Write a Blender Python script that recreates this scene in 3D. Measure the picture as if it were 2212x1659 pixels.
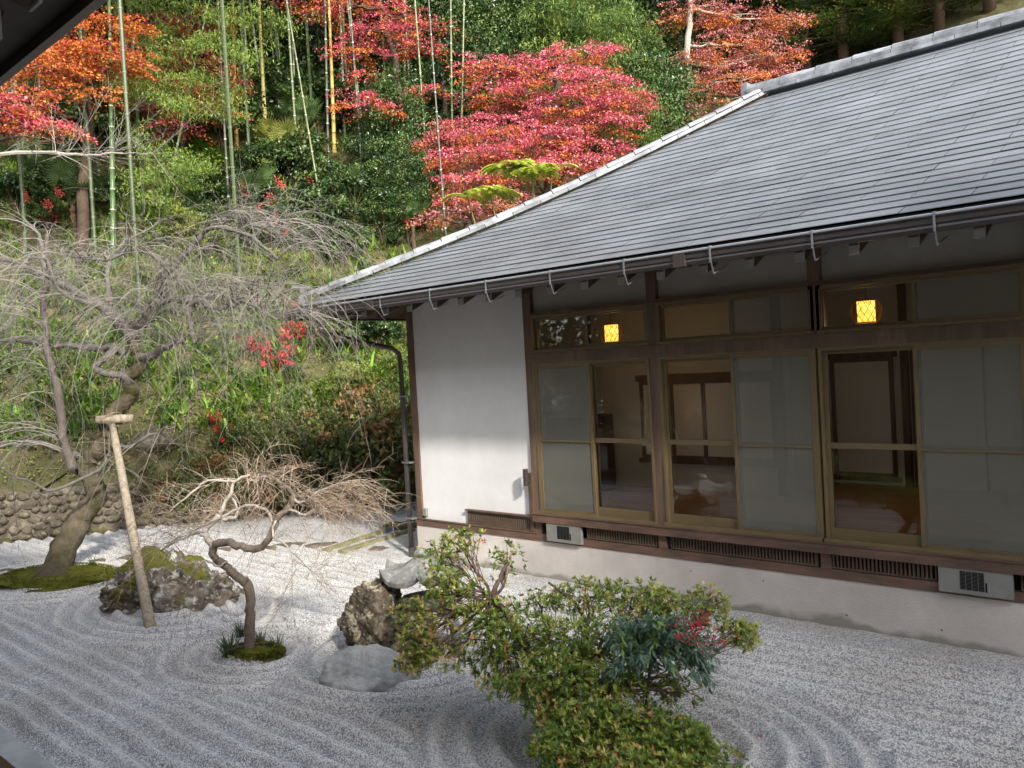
import bpy, math, random
import numpy as np
from mathutils import Matrix, Vector
for o in list(bpy.data.objects): bpy.data.objects.remove(o)
SC=bpy.context.scene; COL=SC.collection
# ------------------------------------------------------------------ camera
CAM=np.array([9.136,-7.944,2.663]); YAW,PIT,ROL=.736,-.0222,-.0563
FW=np.array([-math.sin(YAW)*math.cos(PIT),math.cos(YAW)*math.cos(PIT),math.sin(PIT)])
_rt=np.array([math.cos(YAW),math.sin(YAW),0.]); _up=np.cross(_rt,FW)
RT=_rt*math.cos(ROL)+_up*math.sin(ROL); UP=-_rt*math.sin(ROL)+_up*math.cos(ROL)
cd=bpy.data.cameras.new('camera'); cam=bpy.data.objects.new('camera',cd); COL.objects.link(cam)
cd.sensor_width=36; cd.lens=2123.9/2592*36; cd.clip_start=.05; cd.clip_end=600
M=Matrix.Identity(4)
for i in range(3):
    M[i][0]=RT[i]; M[i][1]=UP[i]; M[i][2]=-FW[i]; M[i][3]=CAM[i]
cam.matrix_world=M; SC.camera=cam
SC.render.resolution_x=1024; SC.render.resolution_y=768
# ------------------------------------------------------------------ light
SUN_TO=Vector((2.2,-1.0,1.5)).normalized()
W=bpy.data.worlds.new('World'); SC.world=W; W.use_nodes=True
nt=W.node_tree; sky=nt.nodes.new('ShaderNodeTexSky'); sky.sky_type='NISHITA'; sky.sun_disc=False
sky.sun_elevation=math.asin(SUN_TO.z); sky.sun_rotation=math.atan2(SUN_TO.x,SUN_TO.y)
sky.air_density=1.0; sky.dust_density=2.5
bg=nt.nodes['Background']; hs=nt.nodes.new('ShaderNodeHueSaturation'); hs.inputs['Saturation'].default_value=.5; nt.links.new(sky.outputs[0],hs.inputs['Color']); nt.links.new(hs.outputs[0],bg.inputs[0]); bg.inputs[1].default_value=.15
sd=bpy.data.lights.new('sun','SUN'); sd.energy=2.05; sd.angle=math.radians(3); sd.color=(1,.95,.86)
so=bpy.data.objects.new('sun',sd); COL.objects.link(so)
so.rotation_euler=(-SUN_TO).to_track_quat('-Z','Y').to_euler(); so.location=(20,-20,20)
SC.view_settings.view_transform='Standard'; SC.view_settings.look='None'
SC.view_settings.exposure=1.68; SC.view_settings.gamma=1
# ------------------------------------------------------------------ maths
FP=2123.9*.85340; CX,CY=1106.,829.5            # photograph measured on a 2212 x 1659 print
def PT(px,py,D): return CAM+D*(FW+RT*((px-CX)/FP)-UP*((py-CY)/FP))
def GP(px,py,z=0.):
    d=PT(px,py,1)-CAM; return CAM+d*((z-CAM[2])/d[2])
def YP(px,py,Y):
    d=PT(px,py,1)-CAM; return CAM+d*((Y-CAM[1])/d[1])
P0=np.array([-7.8,-3.1]); TD=np.array([.49,.8717]); ND=np.array([-.8717,.49])
def sdist(x,y):
    s1=(x-P0[0])*ND[0]+(y-P0[1])*ND[1]; s2=(y-9.6)+.12*(x+1)
    k=1.5; m=np.maximum(s1,s2)
    return m+k*np.log1p(np.exp(-np.abs(s1-s2)/k))*.6
def nz(x,y,f=1.,s=0):
    x=np.asarray(x)*f;y=np.asarray(y)*f
    return (np.sin(x*1.3+s)*np.cos(y*1.7-s*2)+.6*np.sin(x*2.9+y*1.1+s*3)+.4*np.cos(y*4.1-x*2.3+s))/2.
def TZ(x,y):
    s=sdist(x,y); sp=np.maximum(s,0)
    z=.85+1.02*np.minimum(sp,8)+.7*np.maximum(sp-8,0)+nz(x,y,.45)*.35*np.minimum(1,sp/2.)+nz(x,y,1.7,2)*.08*np.minimum(1,sp)
    return np.where(s>0,np.minimum(z,46),-.4)
def HIT(px,py):
    d=PT(px,py,1)-CAM
    t=np.arange(8,90,.05); P=CAM+d*t[:,None]
    k=np.argmax(P[:,2]<TZ(P[:,0],P[:,1])); return P[k],t[k]
def rs(seed): return np.random.default_rng(seed)
def unit(v): return v/np.maximum(np.linalg.norm(v,axis=-1,keepdims=True),1e-9)
# ------------------------------------------------------------------ mesh builder
class MB:
    def __init__(s): s.V=[];s.Q=[];s.T=[];s.C=[];s.n=0
    def add(s,v,q=None,t=None,c=None):
        v=np.asarray(v,float).reshape(-1,3); s.V.append(v)
        if q is not None and len(q): s.Q.append(np.asarray(q,int).reshape(-1,4)+s.n)
        if t is not None and len(t): s.T.append(np.asarray(t,int).reshape(-1,3)+s.n)
        if c is None: c=np.ones((len(v),3))
        s.C.append(np.broadcast_to(np.asarray(c,float),(len(v),3))); s.n+=len(v); return s
    def box(s,x0,x1,y0,y1,z0,z1,c=None):
        v=[(x,y,z) for z in (z0,z1) for y in (y0,y1) for x in (x0,x1)]
        return s.add(v,[(0,2,3,1),(4,5,7,6),(0,1,5,4),(1,3,7,5),(3,2,6,7),(2,0,4,6)],c=c)
    def bar(s,a,b,w,h,up=(0,0,1),c=None):           # box from a to b, w across, h tall
        a=np.array(a,float);b=np.array(b,float);d=unit(b-a);sd_=unit(np.cross(d,up));u=np.cross(sd_,d)
        v=[p+sd_*i*w/2+u*j*h/2 for p in (a,b) for j in (-1,1) for i in (-1,1)]
        return s.add(v,[(0,2,3,1),(4,5,7,6),(0,1,5,4),(1,3,7,5),(3,2,6,7),(2,0,4,6)],c=c)
    def tube(s,pts,rad,n=6,cap=True,c=None,wob=0,rg=None):
        P=np.array(pts,float); k=len(P); rad=np.broadcast_to(np.asarray(rad,float),(k,))
        T=np.gradient(P,axis=0); T=unit(T)
        ref=np.zeros(3); ref[int(np.argmin(np.abs(T).max(0)))]=1.; ref=ref+np.array([.02,.03,.01])
        A=unit(np.cross(T,ref)); B_=np.cross(T,A)
        a=np.linspace(0,2*math.pi,n,endpoint=False)
        R=rad[:,None]*np.ones(n)
        if wob and rg is not None: R=R*(1+wob*rg.standard_normal(R.shape))
        v=P[:,None]+R[...,None]*(np.cos(a)[None,:,None]*A[:,None]+np.sin(a)[None,:,None]*B_[:,None])
        i=np.arange(k-1)[:,None]*n;j=np.arange(n)[None];j2=(j+1)%n
        q=np.stack([i+j,i+j2,i+n+j2,i+n+j],-1).reshape(-1,4)
        v=v.reshape(-1,3);t=None
        if cap:
            v=np.vstack([v,P[:1],P[-1:]]);t=[(k*n,x,(x+1)%n) for x in range(n)][::1]
            t=[(a_,c_,b_) for a_,b_,c_ in t]+[(k*n+1,(k-1)*n+x,(k-1)*n+(x+1)%n) for x in range(n)]
        return s.add(v,q,t,c)
    def leaves(s,c,d,L,w,col,fold=.25,rg=None,up=None):
        N=len(c); d=unit(d)
        u=np.broadcast_to(np.array([0,0,1.]),(N,3)) if up is None else up
        sd_=unit(np.cross(d,u)+1e-4); nn=np.cross(sd_,d)
        L=np.broadcast_to(L,(N,))[:,None]; w=L*w
        v=np.stack([c,c+d*L*.45+sd_*w-nn*w*fold,c+d*L,c+d*L*.45-sd_*w-nn*w*fold],1).reshape(-1,3)
        q=np.arange(N*4).reshape(-1,4)
        return s.add(v,q,c=np.repeat(np.broadcast_to(col,(N,3)),4,axis=0))
    def build(s,name,mat,parent=None,smooth=False,loc=None):
        me=bpy.data.meshes.new(name); V=np.vstack(s.V) if s.V else np.zeros((0,3))
        off=np.zeros(3)
        if parent is not None: off=np.array(ROOT.get(parent.name,(0,0,0)))
        elif loc is not None: off=np.array(loc,float)
        V=V-off
        Q=np.vstack(s.Q) if s.Q else np.zeros((0,4),int); T=np.vstack(s.T) if s.T else np.zeros((0,3),int)
        nl=len(Q)*4+len(T)*3; npoly=len(Q)+len(T)
        me.vertices.add(len(V)); me.vertices.foreach_set('co',V.astype(np.float32).ravel())
        me.loops.add(nl); me.loops.foreach_set('vertex_index',np.concatenate([Q.ravel(),T.ravel()]).astype(np.int32))
        me.polygons.add(npoly)
        ls=np.concatenate([np.arange(len(Q))*4,len(Q)*4+np.arange(len(T))*3]).astype(np.int32)
        me.polygons.foreach_set('loop_start',ls)
        me.polygons.foreach_set('use_smooth',np.full(npoly,bool(smooth)))
        C=np.vstack(s.C); a=me.color_attributes.new('col','FLOAT_COLOR','POINT')
        a.data.foreach_set('color',np.hstack([C,np.ones((len(C),1))]).astype(np.float32).ravel())
        me.update(calc_edges=True); me.validate(); me.materials.append(mat)
        o=bpy.data.objects.new(name,me); COL.objects.link(o)
        if parent is not None:
            o.parent=parent; ROOT[o.name]=ROOT.get(parent.name,(0,0,0))
        elif loc is not None: o.location=loc; ROOT[o.name]=tuple(loc)
        return o
ROOT={}
def tag(o,label,cat,group=None):
    o['label']=label; o['category']=cat
    if group: o['group']=group
    return o
def thing(name,label,cat,loc=(0,0,0),group=None):
    o=bpy.data.objects.new(name,None); COL.objects.link(o); o.location=tuple(loc); o.empty_display_size=.1
    ROOT[o.name]=tuple(loc); return tag(o,label,cat,group)
def struct(o): o['kind']='structure'; return o
def stuff(o,label=None,cat=None):
    o['kind']='stuff'
    if label: o['label']=label
    if cat: o['category']=cat
    return o
def dup(root,loc,rz,sc,label,group=None):
    r=root.copy(); COL.objects.link(r); r.location=tuple(loc); r.rotation_euler=(0,0,rz); r.scale=sc if hasattr(sc,'__len__') else (sc,)*3
    r['label']=label
    if group: r['group']=group
    for ch in list(root.children):
        c=ch.copy(); COL.objects.link(c); c.parent=r
        for g in list(ch.children):
            d=g.copy(); COL.objects.link(d); d.parent=c
    return r
# ------------------------------------------------------------------ materials
def mat(name,base=(.5,.5,.5),rough=.7,spec=.3,noise=None,scale=5,amt=.3,bump=0,bscale=40,stretch=None,attr=False,metal=0,trans=0,base2=None,detail=6,vor=0):
    m=bpy.data.materials.new(name); m.use_nodes=True; t=m.node_tree; N=t.nodes; Lk=t.links.new
    b=N['Principled BSDF']; b.inputs['Roughness'].default_value=rough; b.inputs['Specular IOR Level'].default_value=spec; b.inputs['Metallic'].default_value=metal
    tc=N.new('ShaderNodeTexCoord'); mp=N.new('ShaderNodeMapping'); Lk(tc.outputs['Object'],mp.inputs[0])
    if stretch: mp.inputs['Scale'].default_value=stretch
    n=N.new('ShaderNodeTexNoise'); n.inputs['Scale'].default_value=scale; n.inputs['Detail'].default_value=detail; n.inputs['Roughness'].default_value=.65; Lk(mp.outputs[0],n.inputs['Vector'])
    r=N.new('ShaderNodeValToRGB'); Lk(n.outputs['Fac'],r.inputs[0])
    b2=base2 if base2 else tuple(x*(1-amt) for x in base); r.color_ramp.elements[0].color=(*b2,1); r.color_ramp.elements[1].color=(*[min(1,x*(1+(0 if base2 else amt*.6))) for x in base],1)
    r.color_ramp.elements[0].position=.33; r.color_ramp.elements[1].position=.67
    out=r.outputs[0]
    if attr:
        a=N.new('ShaderNodeAttribute'); a.attribute_name='col'
        mx=N.new('ShaderNodeMix'); mx.data_type='RGBA'; mx.blend_type='MULTIPLY'; mx.inputs[0].default_value=1
        Lk(out,mx.inputs[6]); Lk(a.outputs['Color'],mx.inputs[7]); out=mx.outputs[2]
    Lk(out,b.inputs['Base Color'])
    if bump:
        n2=N.new('ShaderNodeTexNoise'); n2.inputs['Scale'].default_value=bscale; n2.inputs['Detail'].default_value=5; Lk(mp.outputs[0],n2.inputs['Vector'])
        bp=N.new('ShaderNodeBump'); bp.inputs['Strength'].default_value=bump; bp.inputs['Distance'].default_value=.02; Lk(n2.outputs['Fac'],bp.inputs['Height']); Lk(bp.outputs[0],b.inputs['Normal'])
    if trans:
        tr=N.new('ShaderNodeBsdfTranslucent'); Lk(out,tr.inputs[0]); ms=N.new('ShaderNodeMixShader'); ms.inputs[0].default_value=trans
        Lk(b.outputs[0],ms.inputs[1]); Lk(tr.outputs[0],ms.inputs[2]); Lk(ms.outputs[0],N['Material Output'].inputs[0])
    return m
LEAF=mat('leaf',(1,1,1),.45,.4,amt=.25,scale=3,attr=True,trans=.3)
GLOSSY=mat('glossy_leaf',(1,1,1),.32,.5,amt=.25,scale=3,attr=True,trans=.15)
BARK=mat('bark',(.17,.13,.10),.9,.15,amt=.5,scale=9,bump=.6,bscale=30,stretch=(1,1,.35))
BARKATT=mat('bark_attr',(1,1,1),.85,.2,amt=.35,scale=14,attr=True,bump=.5,bscale=35)
BAMB=mat('bamboo',(1,1,1),.4,.4,amt=.15,scale=4,attr=True)
WOOD=mat('dark_wood',(.10,.068,.047),.65,.3,amt=.4,scale=6,stretch=(.35,1,1),bump=.2,bscale=30)
WOODV=mat('post_wood',(.15,.097,.068),.65,.3,amt=.4,scale=9,stretch=(1,1,.12),bump=.2,bscale=30)
WOODR=mat('worn_beam',(.165,.098,.07),.7,.25,base2=(.075,.05,.038),scale=7,stretch=(.3,1,1),bump=.3,bscale=30)
BROWN=mat('gutter_brown',(.045,.036,.034),.28,.6,amt=.2,scale=3)
ALU=mat('bronze_alu',(.17,.125,.065),.42,.5,amt=.12,scale=4,metal=.15)
PLAS=mat('plaster',(.74,.74,.74),.9,.1,base2=(.62,.615,.60),scale=.9,detail=9,bump=.15,bscale=120)
INPL=mat('inner_plaster',(.64,.63,.6),.9,.1,amt=.1,scale=2)
SHOJI=mat('shoji_paper',(.8,.8,.8),.9,.1,amt=.05,scale=2)
FLOOR=mat('floor_board',(.55,.27,.08),.28,.5,amt=.4,scale=5,stretch=(.25,3,1))
CONC=mat('concrete',(.62,.57,.53),.9,.15,base2=(.44,.405,.375),scale=1.1,bump=.3,bscale=60,detail=8)
def dirty(m,ztop,col,sc,amt=1.):
    t=m.node_tree; N=t.nodes; Lk=t.links.new; b=N['Principled BSDF']; src=b.inputs['Base Color'].links[0].from_socket
    tc=N.new('ShaderNodeTexCoord'); sx=N.new('ShaderNodeSeparateXYZ'); Lk(tc.outputs['Object'],sx.inputs[0])
    n=N.new('ShaderNodeTexNoise'); n.inputs['Scale'].default_value=sc; n.inputs['Detail'].default_value=8; Lk(tc.outputs['Object'],n.inputs['Vector'])
    a=N.new('ShaderNodeMath'); a.operation='MULTIPLY_ADD'; Lk(n.outputs['Fac'],a.inputs[0]); a.inputs[1].default_value=.42; a.inputs[2].default_value=ztop-.21
    d=N.new('ShaderNodeMath'); d.operation='SUBTRACT'; Lk(a.outputs[0],d.inputs[0]); Lk(sx.outputs[2],d.inputs[1])
    k=N.new('ShaderNodeMapRange'); k.inputs['From Min'].default_value=-.02; k.inputs['From Max'].default_value=.05; k.inputs['To Max'].default_value=amt; Lk(d.outputs[0],k.inputs[0])
    mx=N.new('ShaderNodeMix'); mx.data_type='RGBA'; Lk(k.outputs[0],mx.inputs[0]); Lk(src,mx.inputs[6]); mx.inputs[7].default_value=(*col,1); Lk(mx.outputs[2],b.inputs['Base Color'])
dirty(CONC,.07,(.20,.19,.15),2.2,.8)
GALV=mat('galvanised',(.3,.31,.33),.4,.5,amt=.3,scale=12,metal=.6)
CAPM=mat('cap_tile',(.21,.22,.235),.5,.4,amt=.5,scale=5,attr=True)
ROOFM=mat('roof_sheet',(.255,.27,.29),.36,.5,amt=.22,scale=1.3,attr=True,metal=.35,bump=.06,bscale=6)
BLACK=mat('void_black',(.01,.01,.01),.9,.05)
GREYP=mat('grey_paint',(.22,.22,.20),.55,.3,amt=.12,scale=6)
MOSS=mat('moss',(.13,.15,.02),1,.05,base2=(.06,.05,.015),scale=9,bump=.8,bscale=60)
LOG=mat('weathered_log',(.36,.31,.24),.85,.15,base2=(.2,.16,.11),scale=10,stretch=(2,2,.2),bump=.4,bscale=25)
PAVE=mat('paving_stone',(.36,.37,.37),.8,.2,amt=.2,scale=4,bump=.1,bscale=80)
def rockmat(name,a,b,c,lich,sc=3.):
    m=bpy.data.materials.new(name); m.use_nodes=True; t=m.node_tree; N=t.nodes; Lk=t.links.new; p=N['Principled BSDF']; p.inputs['Roughness'].default_value=.85; p.inputs['Specular IOR Level'].default_value=.25
    tc=N.new('ShaderNodeTexCoord')
    def noise(s,d=10,w=0):
        n=N.new('ShaderNodeTexNoise'); n.inputs['Scale'].default_value=s; n.inputs['Detail'].default_value=d; n.inputs['Roughness'].default_value=.7; n.inputs['Distortion'].default_value=w; Lk(tc.outputs['Object'],n.inputs['Vector']); return n.outputs['Fac']
    r=N.new('ShaderNodeValToRGB'); Lk(noise(sc,12,1.2),r.inputs[0]); e=r.color_ramp.elements; e[0].position=.36; e[0].color=(*a,1); e[1].position=.66; e[1].color=(*c,1); x=e.new(.5); x.color=(*b,1)
    r2=N.new('ShaderNodeValToRGB'); Lk(noise(sc*2.3,8,.5),r2.inputs[0]); r2.color_ramp.elements[0].position=.52; r2.color_ramp.elements[1].position=.6
    mx=N.new('ShaderNodeMix'); mx.data_type='RGBA'; Lk(r2.outputs[0],mx.inputs[0]); Lk(r.outputs[0],mx.inputs[6]); mx.inputs[7].default_value=(*lich,1)
    a_=N.new('ShaderNodeAttribute'); a_.attribute_name='col'                      # moss amount rides in the red channel
    sep=N.new('ShaderNodeSeparateColor'); Lk(a_.outputs['Color'],sep.inputs[0])
    mm=N.new('ShaderNodeMath'); mm.operation='MULTIPLY_ADD'; Lk(noise(9,5),mm.inputs[0]); mm.inputs[1].default_value=.9; mm.inputs[2].default_value=-.45
    m2=N.new('ShaderNodeMath'); m2.operation='ADD'; m2.use_clamp=True; Lk(mm.outputs[0],m2.inputs[0]); Lk(sep.outputs[0],m2.inputs[1])
    r3=N.new('ShaderNodeValToRGB'); Lk(m2.outputs[0],r3.inputs[0]); r3.color_ramp.elements[0].position=.42; r3.color_ramp.elements[1].position=.58
    mx2=N.new('ShaderNodeMix'); mx2.data_type='RGBA'; Lk(r3.outputs[0],mx2.inputs[0]); Lk(mx.outputs[2],mx2.inputs[6]); mx2.inputs[7].default_value=(.10,.10,.015,1)
    Lk(mx2.outputs[2],p.inputs['Base Color'])
    bp=N.new('ShaderNodeBump'); bp.inputs['Strength'].default_value=.8; bp.inputs['Distance'].default_value=.07; Lk(noise(sc*3,12,.6),bp.inputs['Height']); Lk(bp.outputs[0],p.inputs['Normal'])
    return m
def gravelmat():
    m=bpy.data.materials.new('gravel'); m.use_nodes=True; t=m.node_tree; N=t.nodes; Lk=t.links.new; p=N['Principled BSDF']; p.inputs['Roughness'].default_value=.8; p.inputs['Specular IOR Level'].default_value=.25
    tc=N.new('ShaderNodeTexCoord')
    v=N.new('ShaderNodeTexVoronoi'); v.inputs['Scale'].default_value=95; Lk(tc.outputs['Object'],v.inputs['Vector'])
    sp=N.new('ShaderNodeSeparateColor'); Lk(v.outputs['Color'],sp.inputs[0])
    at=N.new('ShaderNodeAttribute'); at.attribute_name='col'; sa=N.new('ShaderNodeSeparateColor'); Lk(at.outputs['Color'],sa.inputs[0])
    ma=N.new('ShaderNodeMath'); ma.operation='MULTIPLY_ADD'; ma.use_clamp=True; Lk(sa.outputs[0],ma.inputs[0]); ma.inputs[1].default_value=-.34; Lk(sp.outputs[0],ma.inputs[2])   # darker stones towards the rake troughs: furrow shade put into the colour
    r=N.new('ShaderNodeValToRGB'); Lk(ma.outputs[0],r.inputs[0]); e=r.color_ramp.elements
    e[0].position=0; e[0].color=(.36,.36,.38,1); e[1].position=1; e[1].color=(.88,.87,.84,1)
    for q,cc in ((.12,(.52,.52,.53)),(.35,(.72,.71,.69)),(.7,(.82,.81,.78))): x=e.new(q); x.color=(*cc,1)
    n=N.new('ShaderNodeTexNoise'); n.inputs['Scale'].default_value=1.1; n.inputs['Detail'].default_value=7; Lk(tc.outputs['Object'],n.inputs['Vector'])
    r2=N.new('ShaderNodeValToRGB'); Lk(n.outputs['Fac'],r2.inputs[0]); r2.color_ramp.elements[0].color=(.88,.86,.82,1); r2.color_ramp.elements[0].position=.35; r2.color_ramp.elements[1].position=.6
    mx=N.new('ShaderNodeMix'); mx.data_type='RGBA'; mx.blend_type='MULTIPLY'; mx.inputs[0].default_value=1; Lk(r.outputs[0],mx.inputs[6]); Lk(r2.outputs[0],mx.inputs[7])
    d=N.new('ShaderNodeValToRGB'); Lk(v.outputs['Distance'],d.inputs[0]); d.color_ramp.elements[0].color=(1,1,1,1); d.color_ramp.elements[0].position=.45; d.color_ramp.elements[1].color=(.5,.5,.52,1); d.color_ramp.elements[1].position=.75
    m3=N.new('ShaderNodeMix'); m3.data_type='RGBA'; m3.blend_type='MULTIPLY'; m3.inputs[0].default_value=1; Lk(mx.outputs[2],m3.inputs[6]); Lk(d.outputs[0],m3.inputs[7])
    Lk(m3.outputs[2],p.inputs['Base Color'])
    iv=N.new('ShaderNodeMath'); iv.operation='SUBTRACT'; iv.inputs[0].default_value=1; Lk(v.outputs['Distance'],iv.inputs[1])
    bp=N.new('ShaderNodeBump'); bp.inputs['Strength'].default_value=1; bp.inputs['Distance'].default_value=.012; Lk(iv.outputs[0],bp.inputs['Height']); Lk(bp.outputs[0],p.inputs['Normal'])
    return m
def glassmat(name,tint,refl=1.,screen=0,scol=(.4,.4,.38)):
    m=bpy.data.materials.new(name); m.use_nodes=True; t=m.node_tree; N=t.nodes; Lk=t.links.new; N.remove(N['Principled BSDF'])
    tr=N.new('ShaderNodeBsdfTransparent'); tr.inputs[0].default_value=(*tint,1); g=N.new('ShaderNodeBsdfGlossy'); g.inputs['Roughness'].default_value=.02
    f=N.new('ShaderNodeFresnel'); f.inputs[0].default_value=1.5; k=N.new('ShaderNodeMath'); k.operation='MULTIPLY'; k.use_clamp=True; k.inputs[1].default_value=refl; Lk(f.outputs[0],k.inputs[0])
    ms=N.new('ShaderNodeMixShader'); Lk(k.outputs[0],ms.inputs[0]); Lk(tr.outputs[0],ms.inputs[1]); Lk(g.outputs[0],ms.inputs[2]); out=ms.outputs[0]
    if screen:
        d=N.new('ShaderNodeBsdfDiffuse'); d.inputs[0].default_value=(*scol,1); m2=N.new('ShaderNodeMixShader'); m2.inputs[0].default_value=screen; Lk(out,m2.inputs[1]); Lk(d.outputs[0],m2.inputs[2]); out=m2.outputs[0]
    Lk(out,N['Material Output'].inputs[0]); return m
GLASS=glassmat('window_glass',(.93,.95,.94),1.7); SCREEN=glassmat('insect_screen',(.8,.8,.8),.9,.32,(.34,.335,.28))
# ------------------------------------------------------------------ ground
ISL=[((-3.75,-3.55),(.95,.75)),((-.75,-3.45),(.95,.6)),((1.68,-3.72),(.42,.36)),((2.95,-3.0),(.75,.62)),((5.75,-3.15),(1.0,.85))]
def gravel_h(x,y):
    wv=.035*nz(x,y,1.3,5)+.02*nz(x,y,3.1,8)
    h=np.sin((y+wv)/.205*2*math.pi); best=np.full(np.shape(x),1e9)
    for (c,r) in ISL:
        d=(np.sqrt(((x-c[0])/r[0])**2+((y-c[1])/r[1])**2)-1)*min(r)
        hh=np.sin((d+wv*.5)/.205*2*math.pi); w=(d<.62)&(d<best); h=np.where(w,hh,h); best=np.where(w,d,best)
    h=2*((1+h)/2)**1.5-1
    amp=.032*np.clip((8-y)/6,.15,1)*np.clip(1.0+.4*nz(x,y,.8,3),.55,1.2)
    amp=amp*np.clip((-.25-y)/.5,.12,1)                       # smooth strip by the house
    return h*amp+.006*nz(x,y,9,1)
gx=np.concatenate([np.linspace(-60,-10.5,12),np.arange(-10,12.5,.03),np.linspace(13,60,12)])
gy=np.concatenate([np.linspace(-60,-6.6,10),np.arange(-6.3,4.,.028),np.arange(4.1,10,.3),np.linspace(11,40,6)])
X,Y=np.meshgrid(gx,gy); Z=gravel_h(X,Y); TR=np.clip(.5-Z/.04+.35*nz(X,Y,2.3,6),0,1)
nx_,ny_=len(gx),len(gy); i=np.arange(ny_-1)[:,None]*nx_; j=np.arange(nx_-1)[None]
Qg=np.stack([i+j,i+j+1,i+nx_+j+1,i+nx_+j],-1).reshape(-1,4)
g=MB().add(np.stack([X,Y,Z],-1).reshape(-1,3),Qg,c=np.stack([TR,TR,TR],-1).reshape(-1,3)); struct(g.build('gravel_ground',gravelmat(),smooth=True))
# hillside
hx=np.arange(-95,70,.7); hy=np.arange(-55,110,.7); X,Y=np.meshgrid(hx,hy); Z=TZ(X,Y)
nx_,ny_=len(hx),len(hy); i=np.arange(ny_-1)[:,None]*nx_; j=np.arange(nx_-1)[None]
q=np.stack([i+j,i+j+1,i+nx_+j+1,i+nx_+j],-1).reshape(-1,4)
keep=(Z.ravel()[q]>-.3).all(1)
HILL=mat('hill_soil',(.12,.10,.055),.95,.1,base2=(.045,.055,.018),scale=2.2,bump=.6,bscale=12,detail=10)
em=MB(); tt=np.arange(-60,12.9,.5)
for a_,b_ in zip(tt[:-1],tt[1:]):
  for q0,q1 in ((.17,.5),(.5,.9),(.9,1.4),(1.4,2.)):
    z0,z1=[.86+1.02*(q_-.03) +(-.0 if q_<1.9 else -.3) for q_ in (q0,q1)]; z0=.87 if q0<.2 else z0
    em.add([(P0[0]+TD[0]*t_+ND[0]*s_,P0[1]+TD[1]*t_+ND[1]*s_,z_) for t_,s_,z_ in ((a_,q0,z0),(b_,q0,z0),(b_,q1,z1),(a_,q1,z1))],[(0,1,2,3)])
struct(em.build('bank_edge',HILL,smooth=True))
struct(MB().add(np.stack([X,Y,Z],-1).reshape(-1,3),q[keep]).build('hillside',HILL,smooth=True))
# ------------------------------------------------------------------ the hall
WL=2.2807; BAY=1.82; XR=15.2; OV=1.143; ZE=3.645; PIT_R=.55
def roofz(yy):                                            # yy = run from the eave, slightly concave
    f_=np.clip(yy/4.95,0,1); return ZE+PIT_R*yy-.13*np.sin(math.pi*f_)
hall=thing('temple_hall','long single storey hall with grey sheet roof, white plaster wall and sliding glass doors','building',(0,0,0))
# roof: overlapping sheet courses with a real gap under every lip
rg=rs(3); rf=MB(); N_C=30; run=4.95
for k in range(N_C):
    y0=run*k/N_C; y1=run*(k+1)/N_C+.03
    lift=.017
    xs=np.arange(-OV-.9*(k%2)*.5-1,XR,.92)
    for xa in xs:
        xb=xa+.915
        hipL0=-OV+y0; hipL1=-OV+y1
        if xb<hipL0: continue
        a0=max(xa,hipL0); a1=max(xa,hipL1)
        if a1>xb: b1=a1
        else: b1=xb
        c=np.array([1,1,1])*(1+.035*rg.standard_normal())*np.array([1+.012*rg.standard_normal(),1,1+.012*rg.standard_normal()])
        dz=.0012*rg.standard_normal()
        za=float(roofz(y0))+lift+dz; zb=float(roofz(y1))+dz*.5; Y0=-OV+y0; Y1=-OV+y1
        v=[(a0,Y0,za),(xb,Y0,za),(b1,Y1,zb),(a1,Y1,zb),(a0,Y0,za-.006),(xb,Y0,za-.006)]
        rf.add(v,[(0,1,2,3),(0,4,5,1)],c=c)
roof=rf.build('roof',ROOFM,hall)
rf=MB()
for k in range(N_C):                                      # end slope, west
    y0=run*k/N_C; y1=run*(k+1)/N_C+.03; za=float(roofz(y0))+.017; zb=float(roofz(y1))
    a=-OV+y0; b=-OV+y1; YB=-OV+2*run
    rf.add([(a,YB-y0,za),(a,-OV+y0,za),(b,-OV+y1,zb),(b,max(YB-y1,-OV+y1),zb)],[(0,1,2,3)])
    rf.add([(XR,YB-y0,za),(a,YB-y0,za),(b,YB-y1,zb),(XR,YB-y1,zb)],[(0,1,2,3)])
rf.build('rear_slope',ROOFM,hall)
# closed underside just below the courses
un=MB(); ys=np.linspace(0,run,9)
for a_,b_ in zip(ys[:-1],ys[1:]):
    za,zb=float(roofz(a_))-.03,float(roofz(b_))-.03
    un.add([(-OV+a_,-OV+a_,za),(XR,-OV+a_,za),(XR,-OV+b_,zb),(-OV+b_,-OV+b_,zb)],[(0,1,2,3)])
    un.add([(-OV+a_,-OV+a_,za),(-OV+a_,-OV+2*run-a_,za),(-OV+b_,-OV+2*run-b_,zb),(-OV+b_,-OV+b_,zb)],[(3,2,1,0)])
un.build('roof_underlay',BLACK,hall)
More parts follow.
